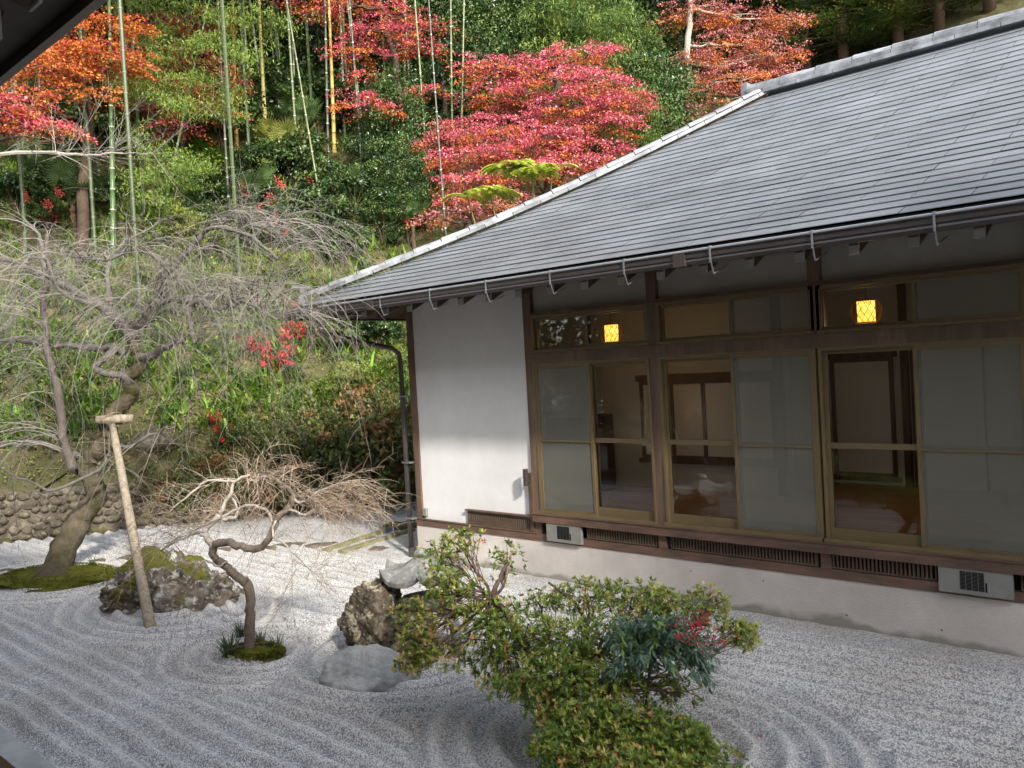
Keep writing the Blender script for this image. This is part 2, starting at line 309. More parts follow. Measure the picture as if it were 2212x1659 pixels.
# soffit boards and eave fascia
so_=MB()
def sl(y): return 3.50+.5*(y+OV)
so_.add([(-OV,-OV+.02,3.49),(XR,-OV+.02,3.49),(XR,.2,3.49+.5*1.34),(.2,.2,3.49+.5*1.34)],[(3,2,1,0)])
so_.add([(-OV+.02,-OV,3.49),(-OV+.02,8,3.49),(.2,8,3.49+.5*1.34),(.2,.2,3.49+.5*1.34)],[(0,1,2,3)])
so_.build('soffit',WOOD,hall)
fa=MB(); fa.box(-OV,XR,-OV,-OV+.03,3.48,ZE-.008); fa.box(-OV,-OV+.03,-OV+.03,8,3.48,ZE-.008)
fa.build('fascia_board',BLACK,hall)
tipM=mat('rafter_tip',(.42,.42,.4),.5,.3,amt=.2)
k=0; x=-.62
while x<12.5:                                            # front rafters, each its own part
    y0=-1.0; yi=.15
    if x<0.05: yi=min(.15,x+.02)
    r_=MB().bar((x,y0,3.45),(x,max(yi,y0+.2),3.45+.5*(max(yi,y0+.2)-y0)),.075,.085).build('rafter',WOOD,hall)
    MB().box(x-.04,x+.04,y0-.012,y0+.01,3.403,3.493).build('rafter_tip',tipM,r_); x+=.455; k+=1
for y in np.arange(-.6,7.5,.455):
    xe=min(.1,max(y-.05,-.8)); MB().bar((-1.0,y,3.525),(xe,y,3.525+.5*(xe+1.0)),.075,.085).build('rafter',WOOD,hall)
MB().bar((-OV+.1,-OV+.1,3.54),(.1,.1,4.0),.12,.13).build('hip_rafter',WOOD,hall)
# hip cap and ridge cap of short rounded tiles on a flat course
def caps(a,b,w,h,name,layers=1,L=.42):
    a=np.array(a,float);b=np.array(b,float);n=int(np.linalg.norm(b-a)/L); m=MB(); r_=rs(5); d=unit(b-a)
    for i_ in range(n):
        t0=i_/n;t1=(i_+1)/n-.0
        p=a+(b-a)*t0;q_=a+(b-a)*t1
        def zz(pt,t): return np.array([pt[0],pt[1],pt[2]-.13*math.sin(math.pi*t)*(1 if name=='hip_cap' else 0)])
        p=zz(p,t0);q_=zz(q_,t1)
        c=np.ones(3)*(1.2+.2*r_.standard_normal())
        s_=unit(np.cross(d,(0,0,1))); u=np.cross(s_,d)
        off=np.array([-.5,-.42,-.2,.2,.42,.5])*w; hh=np.array([0,.6,1,1,.6,0])*h
        v=[pt+s_*o_+u*(z_+layers*.055+.0 if layers else z_) for pt in (p,q_+d*.0-u*.008) for o_,z_ in zip(off,hh)]
        v=[pt+s_*o_*.9+u*(z_+layers*.055) for pt,o_,z_ in zip([p]*6+[q_-u*.012-d*.014]*6,list(off)*2,list(hh)*2)]
        m.add(v,[(j_,j_+1,j_+7,j_+6) for j_ in range(5)]+[(0,5,4,1),(1,4,3,2),(7,10,11,6),(8,9,10,7)],c=c)
        for l in range(layers):
            c=np.ones(3)*(1.0+.25*r_.standard_normal()*.6); sh=.5/n if l%2==0 else 0
            m.bar(p+u*(l*.055+.02)+(b-a)*sh,q_+u*(l*.055+.02)-d*.008+(b-a)*sh,w*(1.15+.12*(layers-l)),.05,c=c)
    return m
R0=(3.80,3.80,6.37)
hipc=caps((-OV+.12,-OV+.12,ZE+.09),(R0[0]+.05,R0[1]+.05,R0[2]+.07),.15,.06,'hip_cap').build('hip_cap',CAPM,roof)
ridg=caps((R0[0]-.25,R0[1],R0[2]+.03),(XR,R0[1],R0[2]+.03),.19,.07,'ridge_cap',2,.5).build('ridge_cap',CAPM,roof)
m=MB(); m.bar((-OV+.10,-OV+.10,ZE+.02),(-OV+.14,-OV+.14,ZE+.30),.17,.09,up=(1,1,0)); MB().box(R0[0]-.34,R0[0]-.25,R0[1]-.1,R0[1]+.1,R0[2]+.02,R0[2]+.24).build('end_tile',CAPM,roof)
m.bar((-OV+.20,-OV+.20,ZE+.28),(-OV+.02,-OV+.02,ZE+.30),.17,.03); m.build('end_tile',CAPM,roof)
# gutter with brackets, hopper and downpipe
gy_=-1.20; gz=3.52
def gutter(name,p0,p1,sd_):
    m=MB(); a=np.array(p0);b=np.array(p1)
    prof=[(-.055,.055),(-.055,-.01),(-.04,-.045),(.035,-.05),(.05,-.02),(.044,.0),(.058,.012),(.058,.045),(.048,.06),(.066,.07),(.066,.058),(.050,.045),(.048,.015),(.04,-.035),(-.035,-.035),(-.045,.055)]
    v=[p+np.array([0,-u_*1.,w_]) if sd_=='y' else p+np.array([-u_,0,w_]) for p in (a,b) for u_,w_ in prof]
    n=len(prof); m.add(v,[(j_,(j_+1)%n,n+(j_+1)%n,n+j_) for j_ in range(n)]); return m
gm=gutter('gutter',(-1.26,gy_,gz),(XR,gy_,gz),'y'); gut=gm.build('gutter',BROWN,hall)
gutter('gutter',(gy_,-1.2,gz),(gy_,8,gz),'x').build('gutter',BROWN,hall)
RIM=mat('gutter_rim',(.42,.43,.46),.3,.5,amt=.1,metal=.5)
MB().tube([(-1.27,gy_-.066,gz+.074),(XR,gy_-.066,gz+.074)],.012,6).build('gutter_rim',RIM,gut)
for x in np.arange(-.85,12,.91):
    m=MB(); m.bar((x,gy_-.08,gz+.085),(x,gy_-.078,gz-.055),.016,.006,up=(0,1,0)); m.bar((x,gy_-.075,gz+.088),(x,gy_+.05,gz+.075),.022,.008)
    m.bar((x,gy_-.07,gz-.05),(x,gy_-.03,gz-.15),.012,.006,up=(0,1,0)); m.bar((x,gy_-.03,gz-.15),(x+.01,gy_+.2,gz-.07),.012,.006)
    m.build('bracket',GALV,gut)
for x in (.75,5.2,10.2): MB().box(x-.06,x+.06,gy_-.073,gy_+.06,gz-.057,gz+.08).build('joint_sleeve',BROWN,gut)
m=MB(); hx_=-.42
m.box(hx_-.07,hx_+.07,gy_-.085,gy_+.07,gz-.11,gz+.095); m.box(hx_-.05,hx_+.05,gy_-.06,gy_+.05,gz-.17,gz-.108); m.build('rain_hopper',BROWN,gut)
m=MB(); m.tube([(hx_,gy_,gz-.17),(hx_,gy_+.02,gz-.25),(hx_+.03,gy_+.12,gz-.31),(-.12,-.22,gz-.52),(-.095,-.12,gz-.6),(-.095,-.1,gz-.75),(-.095,-.1,.12)],.036,10)
dp=m.build('downpipe',BROWN,hall,smooth=True)
for z in (2.3,1.35,.55): MB().box(-.14,.02,-.145,-.06,z,z+.02).build('pipe_clip',GALV,dp)
MB().tube([(-.095,-.1,0),(-.095,-.1,.14)],.047,10).build('pipe_shoe',BROWN,dp)
# walls
m=MB(); m.box(.1,WL-.06,0,.12,.53,4.02); wl=m.build('plaster_wall',PLAS,hall)
m=MB(); m.box(WL+.06,XR,.03,.12,3.27,4.02); m.build('upper_wall',mat('shaded_plaster',(.40,.38,.34),.9,.1,amt=.12,scale=2),hall)  # darker copy of the plaster, with the shade under the eave in its colour
m=MB(); m.box(0.02,.1,.12,7.6,.53,3.9); m.box(.1,XR,7.4,7.5,.3,3.6); m.box(XR-.1,XR,0,7.5,.3,4.0); m.build('side_wall',PLAS,hall)
m=MB(); m.box(-.01,XR,-.045,.2,-.2,.4525); m.box(-.01,.2,.2,7.6,-.2,.4525); m.build('concrete_base',CONC,hall)
# form-tie holes in the concrete
for x in np.arange(3.6,12,.83):
    for z in (.34 if int(x*10)%3 else .12,): MB().tube([(x,-.0465,z),(x,-.03,z)],.009,10).build('tie_hole',mat('hole',(.09,.08,.07)) if 'hole' not in bpy.data.materials else bpy.data.materials['hole'],bpy.data.objects['concrete_base'])
def post(x,w,z0,z1,y0=-.04,y1=.1): return MB().box(x-w/2,x+w/2,y0,y1,z0,z1).build('post',WOODV,hall)
post(.05,.11,.4535,3.9,-.03,.1); post(WL,.12,.4535,4.03); post(WL+BAY,.12,.72,4.03)
for k in (2,4,6): post(WL+BAY*k,.12,2.66,4.03)
for k in (3,5): post(WL+BAY*k,.12,.72,4.03)
m=MB(); m.box(0,XR,-.055,.1,.4545,.545); m.box(0,WL,-.065,-.02,.545,.557); m.build('ground_sill',WOODR,hall)
m=MB(); m.box(WL-.02,XR,-.115,.1,.705,.80); m.box(WL-.02,XR,-.125,-.02,.80,.81); m.build('door_sill_beam',WOODR,hall)
m=MB(); m.box(WL+.06,XR,-.05,.1,2.665,2.795); m.build('lintel_beam',WOODV,hall)
m=MB(); m.box(WL+.06,XR,-.045,.1,3.262,3.30); m.build('transom_head',WOOD,hall)
def vent(x0,x1,z0,z1,fr,yf=-.05,pitch=.036):
    m=MB(); m.box(x0,x1,yf,yf+.03,z1-fr,z1); m.box(x0,x1,yf,yf+.03,z0,z0+fr); m.box(x0,x0+fr,yf,yf+.03,z0+fr,z1-fr); m.box(x1-fr,x1,yf,yf+.03,z0+fr,z1-fr)
    x=x0+fr+pitch*.5
    while x<x1-fr-.01: m.box(x-pitch*.26,x+pitch*.26,yf+.004,yf+.022,z0+fr,z1-fr); x+=pitch
    v_=m.build('vent_grille',WOOD,hall); MB().box(x0+.01,x1-.01,yf+.05,yf+.06,z0+.01,z1-.01).build('dark_cavity',BLACK,v_); return v_
MB().box(WL-.02,XR,.02,.1,.546,.704).build('crawl_wall',BLACK,hall)
vent(1.03,2.2,.56,.74,.028,-.035); MB().box(1.0,2.2,-.06,-.0,.741,.757).build('vent_cap',WOODR,hall)
vent(3.05,4.02,.556,.70,.012); vent(4.20,5.84,.556,.70,.012); vent(5.96,6.90,.556,.70,.012); vent(7.55,9.4,.556,.70,.012)
for x in (WL+BAY,WL+2*BAY,WL+4*BAY): MB().box(x-.05,x+.05,-.06,.02,.546,.704).build('short_stud',WOODR,hall)
for (x0,x1) in ((2.47,3.0),(6.93,7.5)):
    m=MB(); m.box(x0,x1,-.105,-.06,.485,.704); c_=m.build('vent_cover',GREYP,hall)
    m=MB(); a=x0+.17;b=x0+.36
    for i_ in range(14):
        z=.525+i_*.0115
        for j_ in range(4): m.box(a+j_*.048,a+j_*.048+.043,-.1085,-.104,z,z+.007)
    m.box(b+.006,b+.018,-.1085,-.104,.52,.60); m.build('louvre_slots',BLACK,c_)
# pipe with black box beside the plaster wall
m=MB(); m.box(WL-.115,WL-.055,-.055,-.01,.56,1.3); m.build('cable_duct',WOOD,hall)
m=MB(); m.tube([(WL-.09,-.12,1.15),(WL-.09,-.12,1.36)],.034,10); m.tube([(WL-.09,-.12,1.25),(WL-.09,-.12,1.268)],.04,10); m.tube([(WL-.09,-.12,1.2),(WL-.09,-.03,1.2)],.02,8)
m.build('outdoor_sensor',BROWN,hall)
m=MB(); m.box(.13,.2,-.05,0,.6,.70); m.build('junction_box',GREYP,hall)
# doors
def sash(x0,x1,z0,z1,y,kind,cls='sliding_door',fw=.035,mid=1.70):
    f=MB(); f.box(x0,x0+fw,y,y+.03,z0,z1); f.box(x1-fw,x1,y,y+.03,z0,z1); f.box(x0+fw,x1-fw,y,y+.03,z1-fw,z1)
    bh=.10 if kind=='clear' and cls=='sliding_door' else .03
    f.box(x0+fw,x1-fw,y,y+.03,z0,z0+bh)
    d=f.build(cls,ALU,hall)
    if cls=='sliding_door':
        h=.055 if kind=='clear' else .018
        MB().box(x0+fw,x1-fw,y-.001,y+.029,mid,mid+h).build('mid_rail',ALU,d)
    mm=GLASS if kind=='clear' else SCREEN
    MB().box(x0+fw-.003,x1-fw+.003,y+.012,y+.0155,z0+bh-.003,z1-fw+.003).build('glass_pane' if kind=='clear' else 'screen_mesh',mm,d)
    return d
def bay(xa,xb,scr,tr=True):
    xm=(xa+xb)/2
    fr=MB(); fr.box(xa,xb,-.05,.08,2.635,2.664); fr.box(xa,xb,-.10,.08,.811,.835); fr.box(xa,xa+.028,-.05,.08,.836,2.634); fr.box(xb-.028,xb,-.05,.08,.836,2.634); fr.box(xa,xb,-.10,-.093,.835,.85); fr.build('door_frame',ALU,hall)
    for s_,(a,b) in enumerate(((xa+.03,xm+.02),(xm-.02,xb-.03))):
        kind='screen' if s_==scr else 'clear'
        y=-.045 if kind=='screen' else .0
        sash(a,b,.837,2.633,y,kind)
        if kind=='screen': sash(a,b,.8375,2.6325,.035,'clear',mid=1.69)
    fr=MB(); fr.box(xa,xb,-.04,.07,3.225,3.26); fr.box(xa,xb,-.045,.07,2.798,2.83); fr.box(xa,xa+.028,-.04,.07,2.832,3.224); fr.box(xb-.028,xb,-.04,.07,2.832,3.224); fr.build('transom_frame',ALU,hall)
    for s_,(a,b) in enumerate(((xa+.03,xm+.015),(xm-.015,xb-.03))):
        sash(a,b,2.833,3.222,(-.03 if s_==1 else .01),'screen' if (s_==1 and scr==1) else 'clear','transom_window',.024)
for k,scr in enumerate((0,1,1,0,1)):
    xa=WL+BAY*k+(.06 if k in(0,1,3,) else .012); xb=WL+BAY*(k+1)-(.06 if k in (0,2,4) else .012)
    bay(xa,xb,scr)
# inside
FZ=.84
MB().box(.12,XR-.1,.12,7.38,.78,FZ).build('floor',FLOOR,hall)
MB().box(.12,XR-.1,.13,7.38,3.42,3.46).build('ceiling',mat('ceiling_board',(.3,.2,.11),amt=.2),hall)
m=MB(); m.box(.12,4.6,2.1,2.2,FZ,3.42); m.box(4.6,4.7,2.1,3.3,FZ,3.42); m.box(4.7,12,3.3,3.4,FZ,3.42); m.box(12,12.1,.13,3.4,FZ,3.42); m.build('inner_wall',INPL,hall)
def shoji(x0,x1,z0,z1,y,n,rows=1):
    f=MB(); w=.05; f.box(x0,x1,y-.045,y,z1-w,z1); f.box(x0,x1,y-.045,y,z0,z0+w)
    for i_ in range(n+1):
        x=x0+(x1-x0-w)*i_/n; f.box(x,x+w,y-.045,y,z0+w,z1-w)
    f.box(x0-.05,x1+.05,y-.06,y-.001,z1,z1+.09); f.box(x0-.05,x1+.05,y-.06,y-.001,z0-.06,z0)
    o=f.build('inner_window',WOODV,hall); MB().box(x0+.01,x1-.01,y-.02,y-.012,z0+.01,z1-.01).build('paper_panel',SHOJI,o)
shoji(2.5,4.5,1.25,2.33,2.095,4); shoji(4.75,5.55,.95,2.5,3.295,1)
m=MB(); m.box(5.66,5.74,3.2,3.29,FZ,3.42); m.box(7.4,7.5,3.2,3.29,FZ,3.42); m.box(4.52,4.62,2.0,2.1,FZ,3.42); m.box(.12,12,3.2,3.285,2.62,2.72); m.build('inner_post',WOODV,hall)
def shoji_big(x0,x1): 
    f=MB(); y=3.29
    MB_=[f.box(x,x+.03,y-.03,y-.001,FZ,2.62) for x in np.linspace(x0,x1,3)]
    o=f.build('paper_screen',WOODV,hall); MB().box(x0+.01,x1-.01,y-.015,y-.009,FZ,2.62).build('paper_panel',SHOJI,o)
shoji_big(5.76,7.38); shoji_big(7.55,9.5)
MB().box(.4,2.2,1.2,1.8,FZ,1.9).build('low_cupboard',WOOD,hall)
# pendant lamps
def emis(name,c,s):
    m=bpy.data.materials.new(name); m.use_nodes=True; N=m.node_tree.nodes; b=N['Principled BSDF']; b.inputs['Base Color'].default_value=(*c,1)
    tc=N.new('ShaderNodeTexCoord'); n=N.new('ShaderNodeTexNoise'); n.inputs['Scale'].default_value=22; m.node_tree.links.new(tc.outputs['Object'],n.inputs[0])
    r=N.new('ShaderNodeValToRGB'); r.color_ramp.elements[0].color=(.75,.30,.02,1); r.color_ramp.elements[1].color=(1,.62,.12,1); r.color_ramp.elements[0].position=.35; r.color_ramp.elements[1].position=.62
    m.node_tree.links.new(n.outputs[0],r.inputs[0]); m.node_tree.links.new(r.outputs[0],b.inputs['Emission Color']); b.inputs['Emission Strength'].default_value=s; return m
LAMP=emis('lamp_paper',(.8,.5,.2),.95); WICK=mat('wicker',(.12,.04,.015),.6,.3)
def lamp(c,label):
    t=thing('pendant_lamp',label,'lamp',(c[0],c[1],c[2]),'round basket pendant lamps inside the hall')
    m=MB(); m.tube([c+np.array([0,0,-.11]),c+np.array([0,0,.11])],.085,20,cap=True); m.build('lamp_shade',LAMP,t,smooth=False)
    m=MB(); 
    for i_ in range(14):
        for sg in (-1,1):
            th=np.linspace(-1.05,1.05,9); ph=i_/14*2*math.pi+sg*(th+1.05)*.55
            r=.15*np.cos(th)**.8
            P=np.stack([r*np.cos(ph),r*np.sin(ph),.125*np.sin(th)/.87],-1)+c; m.tube(P,.0028,3,cap=False)
    for z in (-.11,.11):
        a=np.linspace(0,2*math.pi,17); m.tube(np.stack([.088*np.cos(a),.088*np.sin(a),z+0*a],-1)+c,.005,4)
    m.build('wicker_basket',WICK,t)
    MB().tube([c+np.array([0,0,.12]),(c[0],c[1],3.42)],.004,5).build('cord',BLACK,t)
    l=bpy.data.lights.new('lamp_bulb','POINT'); l.energy=1.5; l.color=(1,.6,.25); l.shadow_soft_size=.1; lo=bpy.data.objects.new('lamp_bulb',l); COL.objects.link(lo); lo.parent=t; lo.location=(0,0,-.16)
l1=YP(1321,720,.75); l2=YP(1871,673,.75)
lamp(l1,'smaller looking lit basket lamp behind the first transom beside the white wall'); lamp(l2,'lit basket lamp behind the third bay transom, the nearer of two')
# ------------------------------------------------------------------ the viewer's own house
vh=thing('viewer_house','dark timber eave and deck edge of the house the view is taken from','building',(6,-9,0))
EV=-6.85; EZ=3.8
m=MB(); m.add([(-3,EV-.02,EZ+.06),(16,EV-.02,EZ+.06),(16,-8.98,EZ+.98),(-3,-8.98,EZ+.98)],[(0,1,2,3)]); m.build('roof',ROOFM,vh)
m=MB(); m.box(-3,16,EV-.03,EV,EZ,EZ+.09); m.build('fascia_board',BROWN,vh)
m=MB(); m.box(-3,16,EV-.27,EV-.03,EZ+.04,EZ+.05); m.build('eave_board',mat('eave_grey',(.10,.085,.08),amt=.15),vh)
SOF=mat('soffit_cedar',(.62,.30,.09),.6,.3,amt=.35,scale=3,stretch=(.4,3,1))
m=MB(); m.add([(-3,EV-.03,EZ+.052),(16,EV-.03,EZ+.052),(16,-9,EZ+.85),(-3,-9,EZ+.85)],[(3,2,1,0)]); m.build('soffit',SOF,vh)
x=-13.9
RAF=mat('rafter_dark',(.07,.05,.045),.6,.3,amt=.3,stretch=(1,.2,1))
for x in np.arange(4.9,11,.335):
    r_=MB().bar((x,-7.03,EZ-.005),(x,-9,EZ+.70),.085,.085).build('rafter',RAF,vh); MB().box(x-.043,x+.043,-7.034,-7.026,EZ-.05,EZ+.038).build('rafter_tip',tipM,r_)
m=MB(); m.box(-1,35,-9.1,-9.0,4.4,7.2); m.box(34.9,35,-18,-9.1,0,7.2); m.box(-1,-.9,-18,-9.1,0,7.2); m.build('unseen_storey_wall',PLAS,vh)  # unseen storey, stretched sideways so its shadow covers the near gravel
m=MB(); m.add([(-2,-8,7.3),(36,-8,7.3),(36,-13.5,9.6),(-2,-13.5,9.6),(-2,-8,7.2),(36,-8,7.2)],[(0,1,2,3),(0,4,5,1)]); m.add([(-2,-19,7.3),(36,-19,7.3),(36,-13.5,9.6),(-2,-13.5,9.6)],[(3,2,1,0)]); m.build('unseen_upper_roof',ROOFM,vh)
m=MB(); m.box(-3,16,-8.95,-8.75,0,1.4); m.box(-3,7.6,-8.95,-8.75,1.4,4.6); m.box(10.6,16,-8.95,-8.75,1.4,4.6); m.box(7.6,10.6,-8.95,-8.75,3.6,4.6); m.build('wall',mat('house_wall',(.2,.15,.11),amt=.3),vh)
m=MB(); m.box(-14,16,-8.74,-6.75,.82,.9); m.build('deck',WOODR,vh)
m=MB(); m.box(-14,16,-6.78,-6.68,.80,.905); m.build('deck_edge',mat('deck_edge',(.07,.035,.02),.5),vh)
m=MB()
for x in np.arange(-12,16,2): m.box(x-.06,x+.06,-7.0,-6.88,0,.8)
m.build('deck_leg',WOODV,vh)
m=MB()
for k in range(-12,16): m.box(k*1.0+.003,k*1.0+.997,-6.3,-5.88,-.05,.045)
tag(m.build('stone_edging',PAVE,loc=(0,-6,0)),'pale grey cut stone strip along the deck in the lower left corner','stone edging')
# ------------------------------------------------------------------ rocks
def sph(nu=96,nv=56):
    u=np.linspace(0,2*math.pi,nu,endpoint=False); v=np.linspace(0,math.pi,nv)
    U,V=np.meshgrid(u,v); d=np.stack([np.sin(V)*np.cos(U),np.sin(V)*np.sin(U),np.cos(V)],-1).reshape(-1,3)
    i=np.arange(nv-1)[:,None]*nu;j=np.arange(nu)[None];j2=(j+1)%nu
    return d,np.stack([i+j,i+nu+j,i+nu+j2,i+j2],-1).reshape(-1,4)
def n3(p,f,s):
    x,y,z=(p*f).T
    return (np.sin(x*1.7+y*.9+s)*np.cos(z*1.9-x*.6+s*2)+.6*np.sin(y*3.1+z*2.3+s*3)*np.cos(x*2.7+s)+.35*np.sin(x*6.1-z*5.3+s)*np.cos(y*5.7))/1.4
def rock(c,rad,seed,rz=0,nplane=14,sharp=.12,rough=.05,top=None,nu=96,nv=56,moss=0.,mb=None):
    r_=rs(seed); d,q=sph(nu,nv); N=unit(r_.standard_normal((nplane,3))); N[:,2]=np.abs(N[:,2])*.8; N=unit(N)
    D=1-.28*r_.random(nplane)
    t=D[None]/np.maximum(d@N.T,.05); r=np.minimum(t.min(1),1.12)
    r=r*(1+sharp*n3(d,1.6,seed)*.6+rough*n3(d,5,seed+1)+rough*.5*n3(d,13,seed+2)+rough*.35*n3(d,31,seed+3)-rough*.9*np.exp(-(n3(d,4,seed+7)/.07)**2))
    p=d*r[:,None]*np.array(rad)
    if top is not None: p=p+top(p)
    up=np.clip((p[:,2]/rad[2]),-1,1)
    ms=np.clip(moss*(up*.7+.5*n3(d,3,seed+5)+.25),0,1)
    c_,s_=math.cos(rz),math.sin(rz); p=p@np.array([[c_,s_,0],[-s_,c_,0],[0,0,1]])+np.array(c)
    m=mb or MB(); m.add(p,q,c=np.stack([ms,ms,ms],-1)); return m
RK1=rockmat('rock_lichen',(.035,.03,.028),(.12,.095,.075),(.30,.28,.24),(.48,.47,.44))
RK2=rockmat('rock_striped',(.025,.02,.016),(.09,.07,.05),(.24,.21,.16),(.42,.38,.28),2.2)
RK3=rockmat('rock_grey',(.24,.25,.24),(.38,.39,.385),(.48,.49,.48),(.5,.51,.5),1.4)
RK4=rockmat('wall_stone',(.06,.05,.035),(.11,.09,.065),(.17,.145,.105),(.21,.185,.14),2.5)
tag(rock((-.97,-3.30,.06),(.88,.42,.56),11,.93,sharp=.2,moss=.75,nu=180,nv=100,rough=.08).build('mossy_rock',RK1,smooth=True,loc=(-.86,-3.38,0)),'large lichen spotted brown rock with moss on its back, beside the log prop','rock')
sr=rock((0,0,0),(.32,.30,.41),23,.3,nplane=7,sharp=.07,nu=160,nv=110,rough=.08,moss=.3,top=lambda p:np.stack([p[:,0]*.55*p[:,2],p[:,1]*.55*p[:,2],-.35*np.maximum(p[:,2]-.26,0)],-1)); 
sr.V[0][:,0]*=1; sr.V[0]=sr.V[0]+np.array([2.72,-2.98,.3])
tag(sr.build('standing_rock',RK2,smooth=True,loc=(2.72,-2.98,0)),'upright brown and cream rock standing beside the stone lantern','rock')
tag(rock((3.22,-3.47,.03),(.40,.27,.27),31,.75,nplane=9,sharp=.06,rough=.03,nu=140,nv=80).build('grey_rock',RK3,smooth=True,loc=(3.22,-3.47,0)),'smooth low grey boulder in front of the standing rock','rock')
# moss mound and small islands
def mound(c,rx,ry,h,seed,rz=0,name='moss_mound'):
    r_=rs(seed); d,q=sph(80,30); p=d*np.array([rx,ry,h])*(1+.14*n3(d,2.2,seed)[:,None]+.05*n3(d,9,seed+3)[:,None])
    c_,s_=math.cos(rz),math.sin(rz); p=p@np.array([[c_,s_,0],[-s_,c_,0],[0,0,1]])+np.array([c[0],c[1],-.01])
    m_=MB().add(p,q); k=rs(seed+9); a=k.random(2600)*6.283; rr=1.02*np.sqrt(.45+.62*k.random(2600)); e=np.stack([rr*rx*np.cos(a),rr*ry*np.sin(a)],-1); e=e@np.array([[c_,s_],[-s_,c_]]); zz=h*np.sqrt(np.clip(1-rr**2,0,1)); m_.leaves(np.stack([c[0]+e[:,0],c[1]+e[:,1],zz+.012],-1),unit(k.standard_normal((2600,3))+np.array([0,0,.6])),.03,.3,np.ones(3)); return m_.build(name,MOSS,smooth=True,loc=(c[0],c[1],0))
stuff(mound((-3.7,-3.55),1.05,.62,.13,5,.35),'green moss mound round the foot of the weeping cherry','moss')
stuff(mound((1.72,-3.70),.30,.22,.05,6,.3,'moss_patch'),'small mossy island round the foot of the bare maple','moss')
# spiky grass tufts
TUFT=(.05,.10,.03)
def tuft_mb(n,h,seed,col=TUFT,wd=.05,spread=.7):
    r_=rs(seed); m=MB()
    for i_ in range(n):
        a=r_.random()*6.283; b=np.array([math.cos(a),math.sin(a),0])*r_.random()*h*.25; s_=spread*r_.random(); L=h*(.6+.5*r_.random())
        d0=unit(np.array([math.cos(a)*s_,math.sin(a)*s_,1])); P=[b]
        for k in range(4): P.append(P[-1]+d0*L/4); d0=unit(d0+np.array([math.cos(a),math.sin(a),-.5])*.16*(.4+s_))
        P=np.array(P); sd_=np.array([-math.sin(a),math.cos(a),0])*h*wd*.5; w=np.array([1,1,.9,.6,.1])[:,None]
        v=np.vstack([P+sd_*w,P-sd_*w]); c=np.array(col)*(.7+.7*r_.random())
        m.add(v,[(k,k+1,k+6,k+5) for k in range(4)],c=c)
    return m
def tuft(px,py,h,seed,label,n=46):
    p=GP(px,py); m=tuft_mb(n,h,seed); m.V=[v+p for v in m.V]
    tag(m.build('grass_tuft',LEAF,loc=p),label,'grass tuft','dark green grass tufts')
tuft(497,1420,.24,1,'dark green tuft left of the small bare maple trunk, the largest',75); tuft(520,1378,.2,2,'grass tuft behind the small bare maple trunk')
tuft(563,1393,.17,3,'grass tuft just right of the small bare maple trunk'); tuft(598,1402,.16,4,'rightmost grass tuft on the small moss island'); tuft(201,1228,.2,5,'lone grass tuft on the mound of the weeping cherry')
# ------------------------------------------------------------------ stone lantern
LST=rockmat('lantern_stone',(.15,.155,.15),(.22,.22,.205),(.29,.29,.27),(.34,.34,.31),4)
lc=GP(922,1400); LS=1.17; ZS=.93; lc[2]=0; lt=thing('stone_lantern','grey stone lantern with broad curved roof and bowed legs, half hidden by the azalea','lantern',lc)
def lathe(prof,c,n=6,rz=.2,curl=0):
    prof=[(r*LS,z*ZS) for r,z in prof]; curl*=LS
    m=MB(); k=len(prof); a=np.linspace(0,2*math.pi,n*8,endpoint=False)+rz; v=[]
    for i_,(r,z) in enumerate(prof):
        hexr=np.cos(math.pi/n)/np.cos(((a-rz)%(2*math.pi/n))-math.pi/n); rr=r*(1*(.35)+hexr*.65)
        zz=z+curl*(r/max(q_[0] for q_ in prof))**3*np.clip((hexr-np.cos(math.pi/n))/(1-np.cos(math.pi/n)),0,1)**2
        v.append(np.stack([c[0]+rr*np.cos(a),c[1]+rr*np.sin(a),c[2]+zz],-1))
    N_=n*8; i=np.arange(k-1)[:,None]*N_;j=np.arange(N_)[None]
    m.add(np.vstack(v),np.stack([i+j,i+(j+1)%N_,i+N_+(j+1)%N_,i+N_+j],-1).reshape(-1,4),c=0); return m
lathe([(.0,.72),(.33,.725),(.365,.73),(.37,.775),(.28,.80),(.18,.85),(.10,.92),(.07,.95),(.0,.96)],lc,curl=.10).build('lantern_roof',LST,lt,smooth=False)
lathe([(.0,.95),(.05,.955),(.07,.98),(.06,1.01),(.02,1.04),(0,1.05)],lc).build('finial',LST,lt,smooth=True)
m=MB()
for k in range(6):
    a=k*math.pi/3+.2; m.bar(lc+np.array([.13*math.cos(a),.13*math.sin(a),.54*ZS/LS])*LS,lc+np.array([.13*math.cos(a),.13*math.sin(a),.73*ZS/LS])*LS,.055,.055,c=0)
m.build('fire_box',LST,lt)
lathe([(0,.40),(.12,.41),(.19,.46),(.2,.53),(.17,.545),(0,.545)],lc).build('middle_stone',LST,lt)
for k in range(4):
    a=k*math.pi/2+.75; e=np.array([math.cos(a),math.sin(a),0])
    MB().tube([lc+e*.12+(0,0,.4),lc+e*.22+(0,0,.34),lc+e*.28+(0,0,.2),lc+e*.29+(0,0,.03)],[.06,.062,.055,.05],8,c=0).build('leg',LST,lt,smooth=True)
for i_,(dx,dy,r,l) in enumerate(((-.25,-.35,.14,'low flat stone between the grey boulder and the lantern'),(.05,-.1,.36,'broad flat brown stone under the lantern legs'))):
    tag(rock((lc[0]+dx,lc[1]+dy,.0),(r,r*.8,.06+.02*i_),60+i_,.4,rough=.03,nu=40,nv=20).build('base_stone',RK4,smooth=True,loc=(lc[0]+dx,lc[1]+dy,0)),l,'stone')
